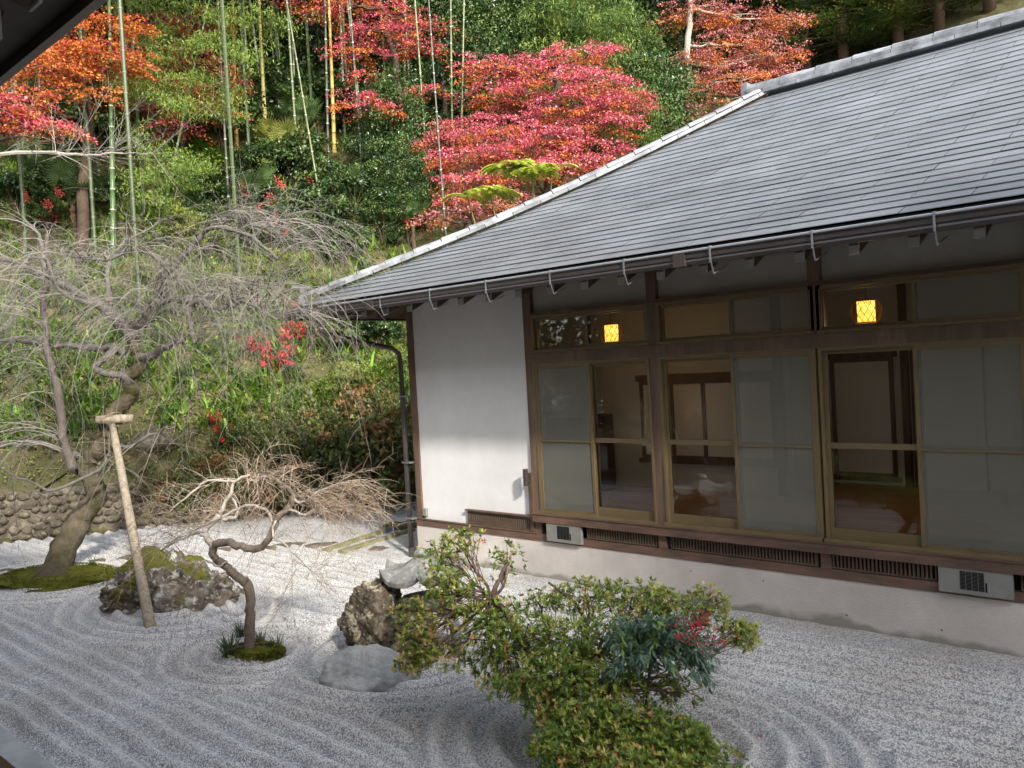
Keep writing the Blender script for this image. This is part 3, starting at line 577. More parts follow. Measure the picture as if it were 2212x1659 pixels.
# ------------------------------------------------------------------ kerb stones and planks across the gravel
KL=['flat mossy edging stone nearest the mossy rock','long dark edging stone in the gravel, left end of the row','dark edging stone left of the two mossy planks','small edging stone beside the planks','flat edging stone behind the weeping cherry mound','pale edging stone near the downpipe foot','edging stone at the far left of the gravel','low edging stone between the mossy rock and the plank pair','half buried edging stone behind the small maple','small pale stone resting against the plank near the downpipe']
KP=[(335,1197,.22),(610,1179,.34),(690,1178,.30),(760,1187,.16),(215,1212,.22),(818,1186,.2),(12,1235,.2),(270,1207,.18),(480,1188,.2),(800,1163,.12)]
for i_,(a,b,r) in enumerate(KP):
    p=GP(a,b); tag(rock((p[0],p[1],-.01),(r,r*.45,.055),80+i_,1.15,nu=40,nv=18,moss=.35).build('edging_stone',RK4,smooth=True,loc=(p[0],p[1],0)),KL[i_],'stone','edging stones in a line across the gravel')
mossy=mat('mossy_plank',(.27,.25,.17),.9,.1,base2=(.14,.15,.05),scale=7)
for i_,(a,b,l) in enumerate((((700,1193),(893,1128),'mossy stone plank, farther of two running to the house corner'),((735,1196),(893,1146),'mossy stone plank, nearer of two running to the house corner'))):
    p,q_=GP(*a),GP(*b); tag(MB().bar(p+(0,0,.02),q_+(0,0,.02),.09,.06).build('kerb_plank',mossy,loc=p),l,'kerb')
p=GP(862,1141); tag(rock((p[0],p[1],.02),(.42,.16,.09),95,1.1,moss=.8,nu=40,nv=20).build('mossy_stone',RK4,smooth=True,loc=p),'green mossy stone between the two planks near the downpipe','stone')
p,q_=GP(830,1154),GP(893,1137); tag(MB().tube([p+(0,0,.04),q_+(0,0,.05)],.02,8).build('drain_hose',mat('blue_pipe',(.07,.12,.17),.5,.3),loc=p),'thin blue grey pipe lying by the mossy plank','pipe')
# ------------------------------------------------------------------ retaining wall
def WP(t,s=0,z=0): return np.array([P0[0]+TD[0]*t+ND[0]*s,P0[1]+TD[1]*t+ND[1]*s,z])
m=MB(); T_=np.arange(-8,13,.5)
for a,b in zip(T_[:-1],T_[1:]):
    P_=[WP(a,-.0,-.1),WP(b,-.0,-.1),WP(b,.16,.88),WP(a,.16,.88),WP(a,.9,.9),WP(b,.9,.9)]
    m.add(P_,[(0,1,2,3),(3,2,5,4)],c=0)
r_=rs(8); d,q=sph(10,7)
for row in range(6):
    z=.06+row*.145; t=-8.
    while t<12.8:
        w=.07+.09*r_.random(); hgt=.055+.025*r_.random(); t+=w
        if r_.random()>.06:
            p=(d*(1+.13*r_.standard_normal((len(d),1))))*np.array([w*.95,.055,hgt]); ang=math.atan2(TD[1],TD[0])+.1*r_.standard_normal()
            c_,s_=math.cos(ang),math.sin(ang); p=p@np.array([[c_,s_,0],[-s_,c_,0],[0,0,1]])+WP(t,.16*z/.88-.01,z+.03*r_.standard_normal())
            m.add(p,q,c=.55*r_.random() if row<2 or row>4 else .2)
        t+=w
wall_=tag(m.build('retaining_wall',RK4,smooth=True,loc=WP(0)),'low mortared wall of rounded river stones at the foot of the bank','wall')
p=YP(168,1118,0); d_=PT(168,1120,1)-CAM
t_=((P0-CAM[:2])@ND)/(d_[:2]@ND); p=CAM+d_*t_
MB().tube([p-np.append(ND,0)*.06,p+np.append(ND,0)*.05],[.045,.045],14,cap=False).build('drain_pipe',mat('pvc_grey',(.45,.47,.5),.4),wall_)
# dark boulders at the right foot of the hedge
for i_,(px,py,r,l) in enumerate(((845,1088,.45,'dark shaded boulder at the bank foot nearest the house'),(770,1100,.4,'dark boulder under the hedge left of the nearest one'),(705,1112,.35,'boulder under the hedge beside the maple twigs'),(655,975,.32,'round mossy boulder set in the bank below the cherry twigs'),(330,960,.38,'brown boulder in the bank right of the log prop top'),(540,1120,.4,'pale brown boulder on the wall behind the small maple'))):
    p,_=HIT(px,py); tag(rock((p[0],p[1],max(p[2],0)+.1),(r,r*.8,r*.75),120+i_,.5,moss=.5,nu=40,nv=24).build('boulder',RK4,smooth=True,loc=p),l,'boulder')
# ------------------------------------------------------------------ bare trees
def smooth_path(P,n=4,rg=None,jit=0):
    P=np.array(P,float); k=len(P); t=np.linspace(0,k-1,(k-1)*n+1); out=[]
    for tt in t:
        i_=min(int(tt),k-2); f=tt-i_; p0=P[max(i_-1,0)];p1=P[i_];p2=P[i_+1];p3=P[min(i_+2,k-1)]
        out.append(.5*((2*p1)+(-p0+p2)*f+(2*p0-5*p1+4*p2-p3)*f*f+(-p0+3*p1-3*p2+p3)*f**3))
    out=np.array(out)
    if jit: out[1:-1]+=jit*rg.standard_normal((len(out)-2,3))
    return out
DS=1.
def limb(m,pts,r0,r1,D0,seed=0,n=4,sides=8,col=(1,1,1),jit=.012,pw=1.,wob=.07):
    rg_=rs(seed); P=[PT(p[0],p[1],(p[2] if len(p)==3 else D0)*DS) for p in pts]
    P=smooth_path(P,n,rg_,jit); R=r0+(r1-r0)*np.linspace(0,1,len(P))**pw
    m.tube(P,R,sides,c=col,wob=wob,rg=rg_); return P
def twig(m,p,d,L,r,rg_,droop,sub,col,curl=.25,seg=9,sides=3,submin=.25):
    P=[p]; step=L/seg; dd=unit(d); rad=[r]
    for k in range(seg):
        dd=unit(dd+np.array([0,0,-droop])*(step)+curl*rg_.standard_normal(3)*step**.5*.35); P.append(P[-1]+dd*step); rad.append(r*(1-.8*(k+1)/seg))
        if sub>0 and k>0 and rg_.random()<.8:
            side=unit(dd+.9*rg_.standard_normal(3)+np.array([0,0,.25])); twig(m,P[-1],side,L*(.25+.35*rg_.random()),max(rad[-1]*.6,.0022),rg_,droop*1.25,sub-1,col,curl,max(4,seg-3),3)
    m.tube(P,rad,sides,cap=False,c=col*(.75+.5*rg_.random()))
CB=np.array([.15,.12,.095]); DS=.887
ch=thing('weeping_cherry','old bare weeping cherry with crooked mossy trunk and grey arching twigs','tree',GP(140,1238))
D=14.25; m=MB()
TP=[(128,1262,14.1),(140,1215,14.1),(168,1130,14.2),(208,1072,14.25),(200,1040),(186,1000),(210,975),(238,950),(234,912),(252,886),(284,847),(277,818),(306,786),(295,760),(283,730)]
P=smooth_path([GP(108,1258)-(0,0,.1),GP(122,1238)+(0,0,.05)]+[PT(p[0],p[1],(p[2] if len(p)==3 else D)*DS) for p in TP[2:]],6,rs(1),.01); m.tube(P,np.interp(np.linspace(0,1,len(P)),[0,.05,.09,.2,.6,1],[.30,.24,.19,.15,.115,.08]),16,c=CB*.85,wob=.07,rg=rs(2))
m.build('trunk',mat('cherry_bark',(1,1,1),.95,.1,base2=(.38,.45,.22),scale=5,attr=True,bump=.9,bscale=25),ch,smooth=True)
mb=MB(); GB=np.array([.27,.245,.215]); L_=[]
defs=[([(283,730),(252,685),(216,656),(144,620,14.4),(97,598,14.6),(0,560,15),(-60,590,15.2)],.10,.025),
([(283,728),(290,712),(317,690,14.1),(318,668,14),(342,649,14),(346,620,13.9),(367,584,13.8),(414,537,13.7),(450,494,13.5),(520,500,13.2),(600,560,13)],.085,.02),
([(306,771),(346,757,13.9),(380,738,13.7),(398,735,13.6)],.07,.035),
([(342,652,14),(382,645,13.7),(421,652,13.4),(468,663,13.1),(540,656,12.7),(600,690,12.4)],.06,.02),
([(414,655,13.5),(412,690,13.5),(421,742,13.5)],.045,.03),
([(270,760),(223,753,14.4),(144,746,14.6),(54,739,14.8),(0,735,15)],.06,.03),
([(284,838),(262,812,14.1),(205,792,14),(240,765,14.1),(272,756,14.2)],.06,.05),
([(173,991),(119,966,14),(60,955,13.9),(0,966,13.8),(-50,990,13.7)],.05,.02),
([(234,962),(288,966,13.9),(324,937,13.7),(378,922,13.5)],.035,.012),
([(216,656,14.2),(150,640,14),(90,560,13.8),(40,540,13.6)],.04,.015),
([(367,584,13.8),(300,540,13.6),(230,560,13.4),(130,545,13.3)],.045,.015),
([(252,685),(230,620,14.8),(250,540,15.2),(330,490,15.5)],.05,.015),
([(97,598,14.6),(90,520,14.9),(60,480,15)],.04,.015),
([(240,975),(215,1015,13.6),(120,1055,13.2),(60,1040,13),(0,1010,12.8)],.03,.012)]
for i_,(p,a,b) in enumerate(defs): L_.append(limb(mb,p,a,b,D,20+i_,4,8,GB*.55,.02))
S2=limb(mb,[(158,1016),(145,975),(138,940),(126,854),(104,764),(99,720),(97,692),(94,645),(105,590),(100,548),(102,505)],.075,.03,14.0,50,4,8,np.array([.13,.11,.095]),.008); L_.append(S2)
mb.build('limb',BARKATT,ch,smooth=True)
mt=MB(); rg_=rs(77)
starts=[]
for i_ in (0,1,3,9,10,11,12,14,0,1,3,1,3,10,11,5,2,4):
    for p in L_[i_][3:]: starts.append(p)
starts=np.array(starts); cen=PT(270,640,12.6)
for k in range(430):
    p=starts[rg_.integers(len(starts))]
    o=p-cen; o[2]=0; o=unit(o+.8*rg_.standard_normal(3)*np.array([1,1,0])+RT*.2*(k%2))
    d=o+np.array([0,0,.55+.9*rg_.random()]); L=.5+1.6*rg_.random()**1.2
    twig(mt,p,d,L,.0065+.0035*rg_.random(),rg_,1.0+.9*rg_.random(),1 if k%2 else 2,GB*.8,.22,seg=9)
TWM=mat('twig',(1,1,1),.8,.2,amt=.2,scale=5,attr=True)
for k in range(16):                                            # long drooping ends, right
    p=L_[(3,1)[k%2]][-1-rg_.integers(8)]; d=RT*(.8+.5*rg_.random())-FW*.4*rg_.random()+np.array([0,0,.35])
    twig(mt,p,d,1.0+1.1*rg_.random(),.007,rg_,.75,2 if k%3==0 else 1,GB*.85,.16)
for k in range(60):
    p=L_[(7,8,13,5,14)[k%5]]; p=p[rg_.integers(2,len(p))]; d=rg_.standard_normal(3)+np.array([0,0,.3]); twig(mt,p,d,.6+.9*rg_.random(),.007,rg_,.7,1,GB*.6,.2)
mt.build('twig_crown',TWM,ch)
# long bare boughs entering from the left above the cherry
DS=1.
lb=thing('bare_branch','long pale bare bough reaching in from the left under the red maple','branch',PT(-420,360,15))
m=MB(); p=limb(m,[(-420,360,15),(-200,335,15),(0,333,15),(120,330,15),(200,336,15),(245,330,15),(330,330,15.2)],.05,.008,15,3,4,6,GB*1.1)
for k in range(34):
    q_=p[rg_.integers(8,len(p))]; twig(m,q_,RT*(.6)+rg_.standard_normal(3)*.45+np.array([0,0,.25]),.5+1.3*rg_.random(),.008,rg_,-.02,1,GB*1.2,.28)
m.build('bough',TWM,lb)
# log prop
g0=GP(325,1357); top_=PT(243,918,12.45)
lp=thing('log_prop','weathered grey log prop leaning up to hold the cherry trunk','tree prop',g0)
m=MB(); k=12; P=np.array([g0+(top_-g0)*t for t in np.linspace(-.01,1,k)]); m.tube(P,np.linspace(.062,.052,k),12,c=1,wob=.03,rg=rs(5)); m.build('pole',LOG,lp,smooth=True)
a,b=PT(209,915,12.4),PT(288,911,12.5); a[2]+=.05;b[2]+=.05; MB().tube([a,a+(b-a)*.5,b],[.062,.07,.058],10,wob=.05,rg=rs(6)).build('crosspiece',LOG,lp,smooth=True)
m=MB()
for k in range(5):
    th=np.linspace(0,2*math.pi,13); c0=a+(b-a)*(.42+.035*k); m.tube(np.stack([c0[0]+0*th,c0[1]+.1*np.cos(th),c0[2]+.1*np.sin(th)],-1),.008,4,cap=False)
m.tube([a+(b-a)*.45,PT(236,945,12.3),PT(236,985,12.3)],.01,4); m.build('rope',mat('rope',(.16,.13,.08),.9),lp)
# small weeping maple
sm=thing('weeping_maple','small bare weeping maple with bent trunk and fine reddish twigs','tree',GP(538,1398))
D=8.72; DS=.946; m=MB(); MBK=np.array([.185,.15,.12])
P=limb(m,[(538,1412),(539,1360),(541,1317),(538,1271),(526,1255),(512,1246),(494,1228),(480,1217),(464,1205),(459,1192),(463,1174)],.052,.034,D,2,5,10,MBK,.005,1,.07)
m.build('trunk',BARKATT,sm,smooth=True)
mb=MB(); ML=[]; PALE=np.array([.46,.41,.36])
for i_,(p,a,b) in enumerate([([(463,1178),(490,1172,8.6),(513,1178,8.5),(548,1186,8.5),(579,1167,8.4),(597,1122,8.35),(621,1101,8.3),(634,1076,8.3),(628,1060,8.3),(610,1052,8.3)],.034,.016),
([(592,1135,8.4),(580,1108,8.4),(540,1091,8.4),(505,1104,8.5),(470,1122,8.5),(430,1140,8.6),(405,1150,8.6)],.014,.006),
([(463,1178),(448,1160,8.7),(444,1144,8.8),(467,1121,8.8),(480,1100,8.8),(498,1066,8.8),(508,1040,8.8),(540,1025,8.8)],.028,.008),
([(463,1180),(440,1158,8.7),(424,1151,8.7),(386,1167,8.6),(347,1190,8.6)],.02,.006),
([(480,1120,8.8),(508,1117,8.9),(512,1100,8.9),(500,1070,9)],.018,.006),
([(634,1076,8.3),(655,1085,8.25),(690,1060,8.2),(730,1050,8.1)],.014,.005),
([(610,1055,8.3),(600,1038,8.2),(570,1030,8.2),(540,1040,8.2)],.014,.005),
([(490,1213,8.7),(470,1222,8.5),(445,1210,8.4),(420,1230,8.3)],.01,.004),
([(621,1101,8.3),(660,1110,8.2),(700,1100,8.1),(745,1100,8.0)],.012,.004),
([(597,1122,8.35),(590,1160,8.2),(620,1180,8.1),(640,1230,8.0)],.01,.003),
([(508,1040,8.8),(450,1040,8.9),(400,1075,8.9),(360,1110,8.9)],.012,.004)]):
    ML.append(limb(mb,p,a*1.25,b*1.3,D,60+i_,4,7,PALE*1.1 if i_ else MBK*1.25,.006))
mb.build('limb',BARKATT,sm,smooth=True)
mt=MB(); RED=np.array([.25,.185,.13]); c0=PT(530,1110,8.14)
for k in range(260):
    P_=ML[(0,1,2,3,4,5,6,8,5,8,10,6,2)[k%13]]; p=P_[rg_.integers(len(P_)//3,len(P_))]
    o=p-c0; o[2]*=.2; d=unit(o+.25*rg_.standard_normal(3))+np.array([0,0,.1+.55*rg_.random()])
    twig(mt,p,d,.22+.36*rg_.random(),0.0028,rg_,1.6+1.2*rg_.random(),2 if k%3==0 else 1,RED*(.8+.5*rg_.random())+PALE*.25*(k%3),.24,seg=8)
for k in range(16):
    P_=ML[(9,7,3,8,0)[k%5]]; p=P_[-1-rg_.integers(4)]; twig(mt,p,RT*rg_.standard_normal()*.5+np.array([0,0,-.5])-FW*.3,.5+.5*rg_.random(),.004,rg_,.9,2,RED,.3)
mt.build('twig_crown',TWM,sm)
# ------------------------------------------------------------------ azalea
DS=1.
def rosettes(m,C,Nrm,rg_,nl,L,cols,w=.2,out=.85):
    n=len(C); A=rg_.random((n,nl))*6.283; T1=unit(np.cross(Nrm,rg_.standard_normal((n,3)))); T2=np.cross(Nrm,T1)
    el=.15+.75*rg_.random((n,nl)); 
    d=(np.cos(A)[...,None]*T1[:,None]+np.sin(A)[...,None]*T2[:,None])*out+Nrm[:,None]*el[...,None]
    Lh=L*(.7+.5*rg_.random((n,nl))); c=np.repeat(C[:,None],nl,1)
    col=np.repeat(cols[:,None],nl,1)*(.75+.5*rg_.random((n,nl,1)))
    m.leaves(c.reshape(-1,3),d.reshape(-1,3),Lh.ravel(),w,col.reshape(-1,3))
az=thing('azalea_bush','large spreading evergreen azalea with small olive green leaves, nearest the view','shrub',GP(1200,1575))
pads=[# px,py,D,rx,ry (px), n
(965,1200,6.6,70,40,130),(1000,1165,6.7,55,25,70),(1090,1215,6.6,48,45,55),(945,1262,6.4,40,40,90),(985,1280,6.3,62,50,160),(900,1330,6.3,60,45,120),(1000,1330,6.3,60,35,80),
(905,1390,6.1,50,55,170),(880,1435,6.0,35,22,50),(960,1420,6.0,55,30,60),(1080,1330,6.2,60,45,130),(1060,1400,6.0,70,70,230),(1140,1380,5.9,80,60,240),(1160,1300,6.3,60,30,70),
(1270,1290,6.2,90,40,190),(1370,1290,6.3,90,40,200),(1450,1320,6.2,90,45,200),(1530,1310,6.1,50,50,120),(1600,1370,6.0,45,32,110),(1230,1400,5.8,90,70,330),(1330,1380,5.9,90,70,280),
(1180,1470,5.6,90,60,330),(1290,1470,5.6,90,60,330),(1400,1480,5.8,80,60,150),(1480,1500,5.7,60,30,40),(1100,1480,5.7,70,30,90),
(1280,1560,5.3,100,55,360),(1400,1590,5.3,110,60,380),(1480,1610,5.2,70,55,240),(1230,1620,5.1,90,45,300),(1350,1640,5.05,120,40,380),(1450,1660,5.0,90,35,200),(1180,1540,5.4,50,30,60),(1560,1640,5.3,60,30,35)]
m=MB(); ms=MB(); rg_=rs(91); hub=PT(1195,1500,5.7); hubs=[PT(1190,1470,5.75),PT(1240,1460,5.8),PT(1300,1500,5.6),PT(1150,1420,5.9)]
CA=np.array([[.105,.17,.028],[.18,.245,.04],[.29,.31,.06],[.40,.34,.10],[.48,.25,.10]])
for pi,(px,py,D_,rx,ry,n) in enumerate(pads):
    c=PT(px,py,D_); a=rx*D_/FP*1.03; b=ry*D_/FP*1.03; n=int(n*(1.0 if pi<25 else 1.25))
    u=unit(rg_.standard_normal((n,3)))*(rg_.random((n,1))**.38); off=RT*u[:,:1]*a+UP*u[:,1:2]*b+FW*u[:,2:]*a*.75
    C=c+off; Nr=unit(off/np.array([a,a,b])+np.array([0,0,.9])+.5*rg_.standard_normal((n,3)))
    wgt=np.array([.36,.33,.2,.09,.02]) if 5<pi<29 else np.array([.3,.3,.22,.12,.06])
    if px<1000 and py>1300: wgt=np.array([.2,.25,.25,.18,.12])
    if px>1500 and py<1400: wgt=np.array([.1,.3,.4,.18,.02])
    cols=CA[rg_.choice(5,n,p=wgt)]
    rosettes(m,C,Nr,rg_,9,.039,cols*1.4,w=.2,out=1.0)
    h=hubs[np.argmin([np.linalg.norm(c-q_) for q_ in hubs])] if px>1100 else PT(1065,1290,6.35)
    mid=(h+c)/2+rg_.standard_normal(3)*.05-np.array([0,0,.03])
    bp=smooth_path([h,mid,c],5,rg_,.012); ms.tube(bp,np.linspace(.014,.006,len(bp)),6,c=(.12,.08,.06))
    for k in range(min(26,n//5)):
        q_=C[rg_.integers(n)]; s0=bp[rg_.integers(3,len(bp))]; mm_=(s0+q_)/2+rg_.standard_normal(3)*.025; ms.tube(smooth_path([s0,mm_,q_],3),[.005,.0045,.004,.0035,.003,.0025,.002],4,cap=False,c=(.16,.11,.08))
m.build('foliage',LEAF,az)
limb(ms,[(1200,1600,6.0),(1200,1590,5.8),(1212,1545,5.65),(1195,1510,5.7),(1185,1470,5.75),(1150,1420,5.9),(1120,1370,6.1),(1090,1320,6.2),(1065,1290,6.35),(1072,1262,6.4),(1085,1240,6.45),(1100,1215,6.5)],.045,.012,5.7,9,4,8,(.15,.1,.075),.004)
limb(ms,[(1235,1600,6.0),(1240,1570,5.8),(1245,1520,5.7),(1240,1460,5.8),(1260,1400,5.95),(1270,1350,6.1),(1240,1300,6.2),(1185,1258,6.2)],.03,.008,5.7,10,4,7,(.15,.1,.075),.005)
limb(ms,[(1290,1600,6.0),(1300,1560,5.7),(1300,1520,5.6),(1310,1460,5.8),(1380,1400,6.0),(1440,1360,6.1),(1530,1350,6.1)],.028,.008,5.7,11,4,7,(.15,.1,.075),.005)
limb(ms,[(1300,1630,5.3),(1400,1600,5.3),(1470,1560,5.3)],.02,.008,5.3,12,4,6,(.15,.1,.075),.005)
ms.build('branches',BARKATT,az,smooth=True)
# nandina with berries
nd=thing('heavenly_bamboo','slender shrub with blue green pointed leaves and red berry cluster among the azalea','shrub',GP(1402,1540))
m=MB(); limb(m,[(1395,1560,5.75),(1400,1480,5.7),(1405,1430,5.7),(1412,1380,5.7)],.012,.008,5.7,1,4,6,(.10,.07,.05),.002)
stems=MB(); lf=MB()
for k in range(52):
    tx=1318+250*rg_.random(); ty=1335+110*rg_.random()**1.1+(35 if tx>1500 else 0); Dk=5.3+.35*rg_.random(); tip=PT(tx,ty,Dk); s0=PT(1408+6*rg_.standard_normal(),1395-25*rg_.random(),5.7)
    P_=smooth_path([s0,(s0+tip)/2+np.array([0,0,.05]),tip],4); stems.tube(P_,.003,4,cap=False,c=(.12,.16,.08))
    for q_ in P_[3:]:
        n=7; dd=rg_.standard_normal((n,3))*.75+unit(tip-s0)*.9+np.array([0,0,-.45]); col=np.array([.12,.195,.135])*(.7+.7*rg_.random((n,1)))
        if rg_.random()<.12: col=np.array([.16,.26,.05])*np.ones((n,1))
        lf.leaves(np.repeat(q_[None],n,0)+.012*rg_.standard_normal((n,3)),dd,.06+.03*rg_.random(n),.15,col)
m.build('stem',BARKATT,nd); stems.build('leaf_stalk',LEAF,nd); lf.build('foliage',GLOSSY,nd)
d,q=sph(8,6); bm_=MB(); bs=MB()
for (x0,y0,x1,y1,n) in ((1500,1350,1532,1328,24),(1455,1378,1520,1352,48),(1510,1388,1562,1385,26),(1455,1352,1490,1345,8)):
    for k in range(n):
        t=rg_.random(); p=PT(x0+(x1-x0)*t+11*rg_.standard_normal(),y0+(y1-y0)*t+10*rg_.standard_normal(),5.2+.05*rg_.standard_normal()); bm_.add(d*.0068+p,q,c=(.5,.02,.03))
        bs.tube([p,p+(PT(1470,1375,5.3)-p)*.25],.0012,3,cap=False,c=(.3,.08,.06))
stuff(bm_.build('berries',GLOSSY,nd,smooth=True)); stuff(bs.build('berry_stalk',LEAF,nd))
# broad dark leaves below
bl=MB(); 
for (px,py,dx,dy) in ((1165,1530,-50,-10),(1200,1550,-45,20),(1230,1600,-60,10),(1215,1530,10,-30)):
    p=PT(px,py,5.5); t_=PT(px+dx,py+dy,5.45); bl.leaves(p[None],(t_-p)[None],np.linalg.norm(t_-p),.22,np.array([.04,.10,.03]),fold=.15)
tag(bl.build('broad_leaf_plant',GLOSSY,loc=GP(1200,1590)),'broad dark green leaves poking out under the azalea','plant')
# fallen leaves on the gravel
fl=None
for k,(px,py) in enumerate([(132,1360),(300,1590),(668,1378),(672,1374),(575,1408),(800,1190),(905,1660-90),(640,1170),(700,1150),(560,1180),(850,1110),(480,1640),(80,1500),(720,1130),(660,1160),(762,1120),(1490,1660-75),(1640,1590),(1530,1480),(810,1130),(940,1480),(1010,1560),(420,1290),(260,1195),(600,1160),(340,1170),(520,1165)]):
    p=GP(px,py,.02); r_=rs(k); m=MB(); c=np.array([.28,.10,.05])*(.7+.6*r_.random())
    for j_ in range(5):
        a=j_*1.0-2+r_.random(); m.leaves(p[None],np.array([[math.cos(a),math.sin(a),.15]]),.032,.22,c,fold=.4)
    tag(m.build('fallen_leaf',LEAF,loc=p),'small curled brown maple leaf lying on the raked gravel','leaf','fallen leaves scattered on the gravel')
# ------------------------------------------------------------------ trees and shrubs of the bank and the wood
def vcol(n,rg_,pal,wgt): 
    pal=np.array(pal); return pal[rg_.choice(len(pal),n,p=np.array(wgt)/sum(wgt))]*(.75+.5*rg_.random((n,1)))
def cloud(m,c,R,n,L,pal,wgt,rg_,w=.28,ncl=None,cr=.16,droop=.25,shell=.45,tilt=.8,cut=0.):
    """leaves gathered in clumps inside an ellipsoid"""
    ncl=ncl or max(6,n//55); u=unit(rg_.standard_normal((ncl,3)))*(rg_.random((ncl,1))**shell); C=u*R
    keep=u[:,2]>-1+cut; C=C[keep];u=u[keep]; ncl=len(C)
    k=rg_.integers(0,ncl,n); base=vcol(ncl,rg_,pal,wgt)
    off=rg_.standard_normal((n,3))*np.array([1,1,.65])*cr*np.mean(R); P=c+C[k]+off
    d=unit(u[k]+tilt*rg_.standard_normal((n,3))+np.array([0,0,-droop])); 
    up=unit(u[k]*.8+np.array([0,0,1.])+.5*rg_.standard_normal((n,3)))
    m.leaves(P,d,L*(.7+.6*rg_.random(n)),w,base[k]*(.8+.4*rg_.random((n,1))),up=up)
# ---- maples: layered sprays
RP=[(.58,.07,.13),(.48,.04,.08),(.64,.20,.25),(.56,.09,.10)]; OR=[(.58,.17,.03),(.58,.24,.04),(.50,.10,.03)]; DR=[(.32,.05,.07),(.42,.14,.13),(.50,.22,.20)]
def pad(m,c,rx,ry,rz,n,L,top,low,rg_,ax=None,sl=.35,mix=.5):
    n=int(n*.95); ns=max(7,n//40); a=rg_.random(ns)*6.283; r=np.sqrt(rg_.random(ns))*.82; t=rg_.random(ns)
    ex=np.stack([np.cos(a)*r,np.sin(a)*r,(t-.5)*2],-1); F2=np.array([FW[0],FW[1],0])
    S=ex[:,:1]*_rt*rx+ex[:,1:2]*F2*ry+np.array([0,0,1.])*(ex[:,2:]*rz*(1-.5*r[:,None]**2)-sl*rx*.35*r[:,None]**2)
    az_=a+.8*rg_.standard_normal(ns); D_=unit(np.cos(az_)[:,None]*_rt+np.sin(az_)[:,None]*F2+np.array([0,0,1.])*(.12-.25*rg_.random(ns))[:,None]); Ls=.35+.45*rg_.random(ns)+.12*rx
    k=rg_.integers(0,ns,n); u=rg_.random(n)**.8; side=unit(np.cross(D_,[0,0,1.]))
    P=c+S[k]+D_[k]*(u*Ls[k])[:,None]+side[k]*(rg_.standard_normal(n)*(.05+.17*(1-u)*np.sqrt(u+.1)))[:,None]+np.array([0,0,1.])*(-.16*u**2-.02+.03*rg_.standard_normal(n))[:,None]
    ht=np.clip(.5+.5*ex[k,2]+.12*rg_.standard_normal(n),0,1)
    ctop=vcol(n,rg_,top,[1]*len(top)); clow=vcol(n,rg_,low,[1]*len(low)); sel=(ht>mix)[:,None]
    col=np.where(sel,ctop,clow)*(.8+.4*rg_.random((ns,1)))[k]
    out=D_[k]; d=unit(out+.7*rg_.standard_normal((n,3))+np.array([0,0,-.35])); up=unit(np.array([0,0,1.])+.65*rg_.standard_normal((n,3))-FW*.35)
    m.leaves(P,d,L*(.7+.6*rg_.random(n)),.36,col,up=up)
def maple(name,label,pads,base,trunk,seed,L=.062,top=RP,low=OR,mix=.5,dens=1.,group='red and orange maples on the wooded bank',tcol=(.10,.07,.055),sl=.35):
    bz=float(TZ(base[0],base[1])); b=np.array([base[0],base[1],bz]); t=thing(name,label,'tree',b,group); rg_=rs(seed)
    m=MB(); mt=MB(); tp=[b-np.array([0,0,.3])]+[PT(*q_) for q_ in trunk]; P=smooth_path(tp,5,rg_,.03); mt.tube(P,np.linspace(.16,.06,len(P)),7,c=tcol)
    for (px,py,D_,rx,ry,n) in pads:
        c=PT(px+8*rg_.standard_normal(),py+4*rg_.standard_normal(),D_+.4*rg_.standard_normal()); a=rx*D_/FP*.88; h=ry*D_/FP
        pad(m,c,a,a*.75,h*.75,int(n*dens*1.55),L,top,low,rg_,mix=mix,sl=sl)
        lowp=[q_ for q_ in P if q_[2]<c[2]+.2] or [P[0]]; s0=min(lowp[len(lowp)//3:],key=lambda q_:np.linalg.norm(q_-c)); mid=(s0+c)/2+np.array([0,0,-.15*np.linalg.norm(c-s0)*.3])
        bp=smooth_path([s0,mid,c],4,rg_,.03); mt.tube(bp,np.linspace(.055,.015,len(bp)),5,c=tcol)
        for j_ in range(4): 
            e=c+_rt*a*.8*rg_.uniform(-1,1)+np.array([FW[0],FW[1],0])*a*.5*rg_.uniform(-1,1)+np.array([0,0,-.05]); mt.tube([bp[-3],(bp[-3]+e)/2+(0,0,.05),e],[.02,.014,.006],4,cap=False,c=tcol)
    mt.build('trunk',BARKATT,t,smooth=True); m.build('crown',LEAF,t); return t
def colw(px,D): p=PT(px,800,D); return (p[0],p[1])
maple('maple_tree','broad crimson maple with orange underside, centre of the picture behind the roof',[(1060,130,23,75,40,1900),(1150,150,23.5,75,32,1500),(1255,118,23,95,38,2300),(1190,175,23,120,38,2900),(1300,190,23,75,40,1700),(1345,225,22.5,60,30,1300),(1060,195,23.5,55,22,800),(1115,215,24,90,30,1700),(1240,232,23,110,34,2500),(1000,268,23,95,30,2100),(1090,285,22.5,100,22,1800),(1180,290,22.5,90,28,1900),(1300,270,22.5,80,28,1600),(960,305,22.5,65,22,1100),(1020,335,22,95,24,1900),(1120,322,22,80,24,1400),(1290,325,22,90,26,1700),(1030,385,21.5,75,22,1200),(1140,365,21.5,100,24,1400),(1000,425,21,60,20,800),(1240,350,21.5,80,22,1100)],colw(1185,23.5),[(1190,330,23.3),(1180,250,23.3),(1200,190,23.2),(1210,140,23.2)],201,mix=.30,top=RP+[(.68,.28,.32)])
maple('maple_tree','dull rust red maple low by the roof hip, under the crimson maple',[(985,455,20.5,45,18,600),(1040,440,20.5,60,18,700),(950,470,20.5,28,14,260),(1080,420,20.5,50,16,500)],colw(1000,21),[(1010,500,20.8),(1010,460,20.8)],202,top=DR,low=[(.40,.16,.05)],mix=.3)
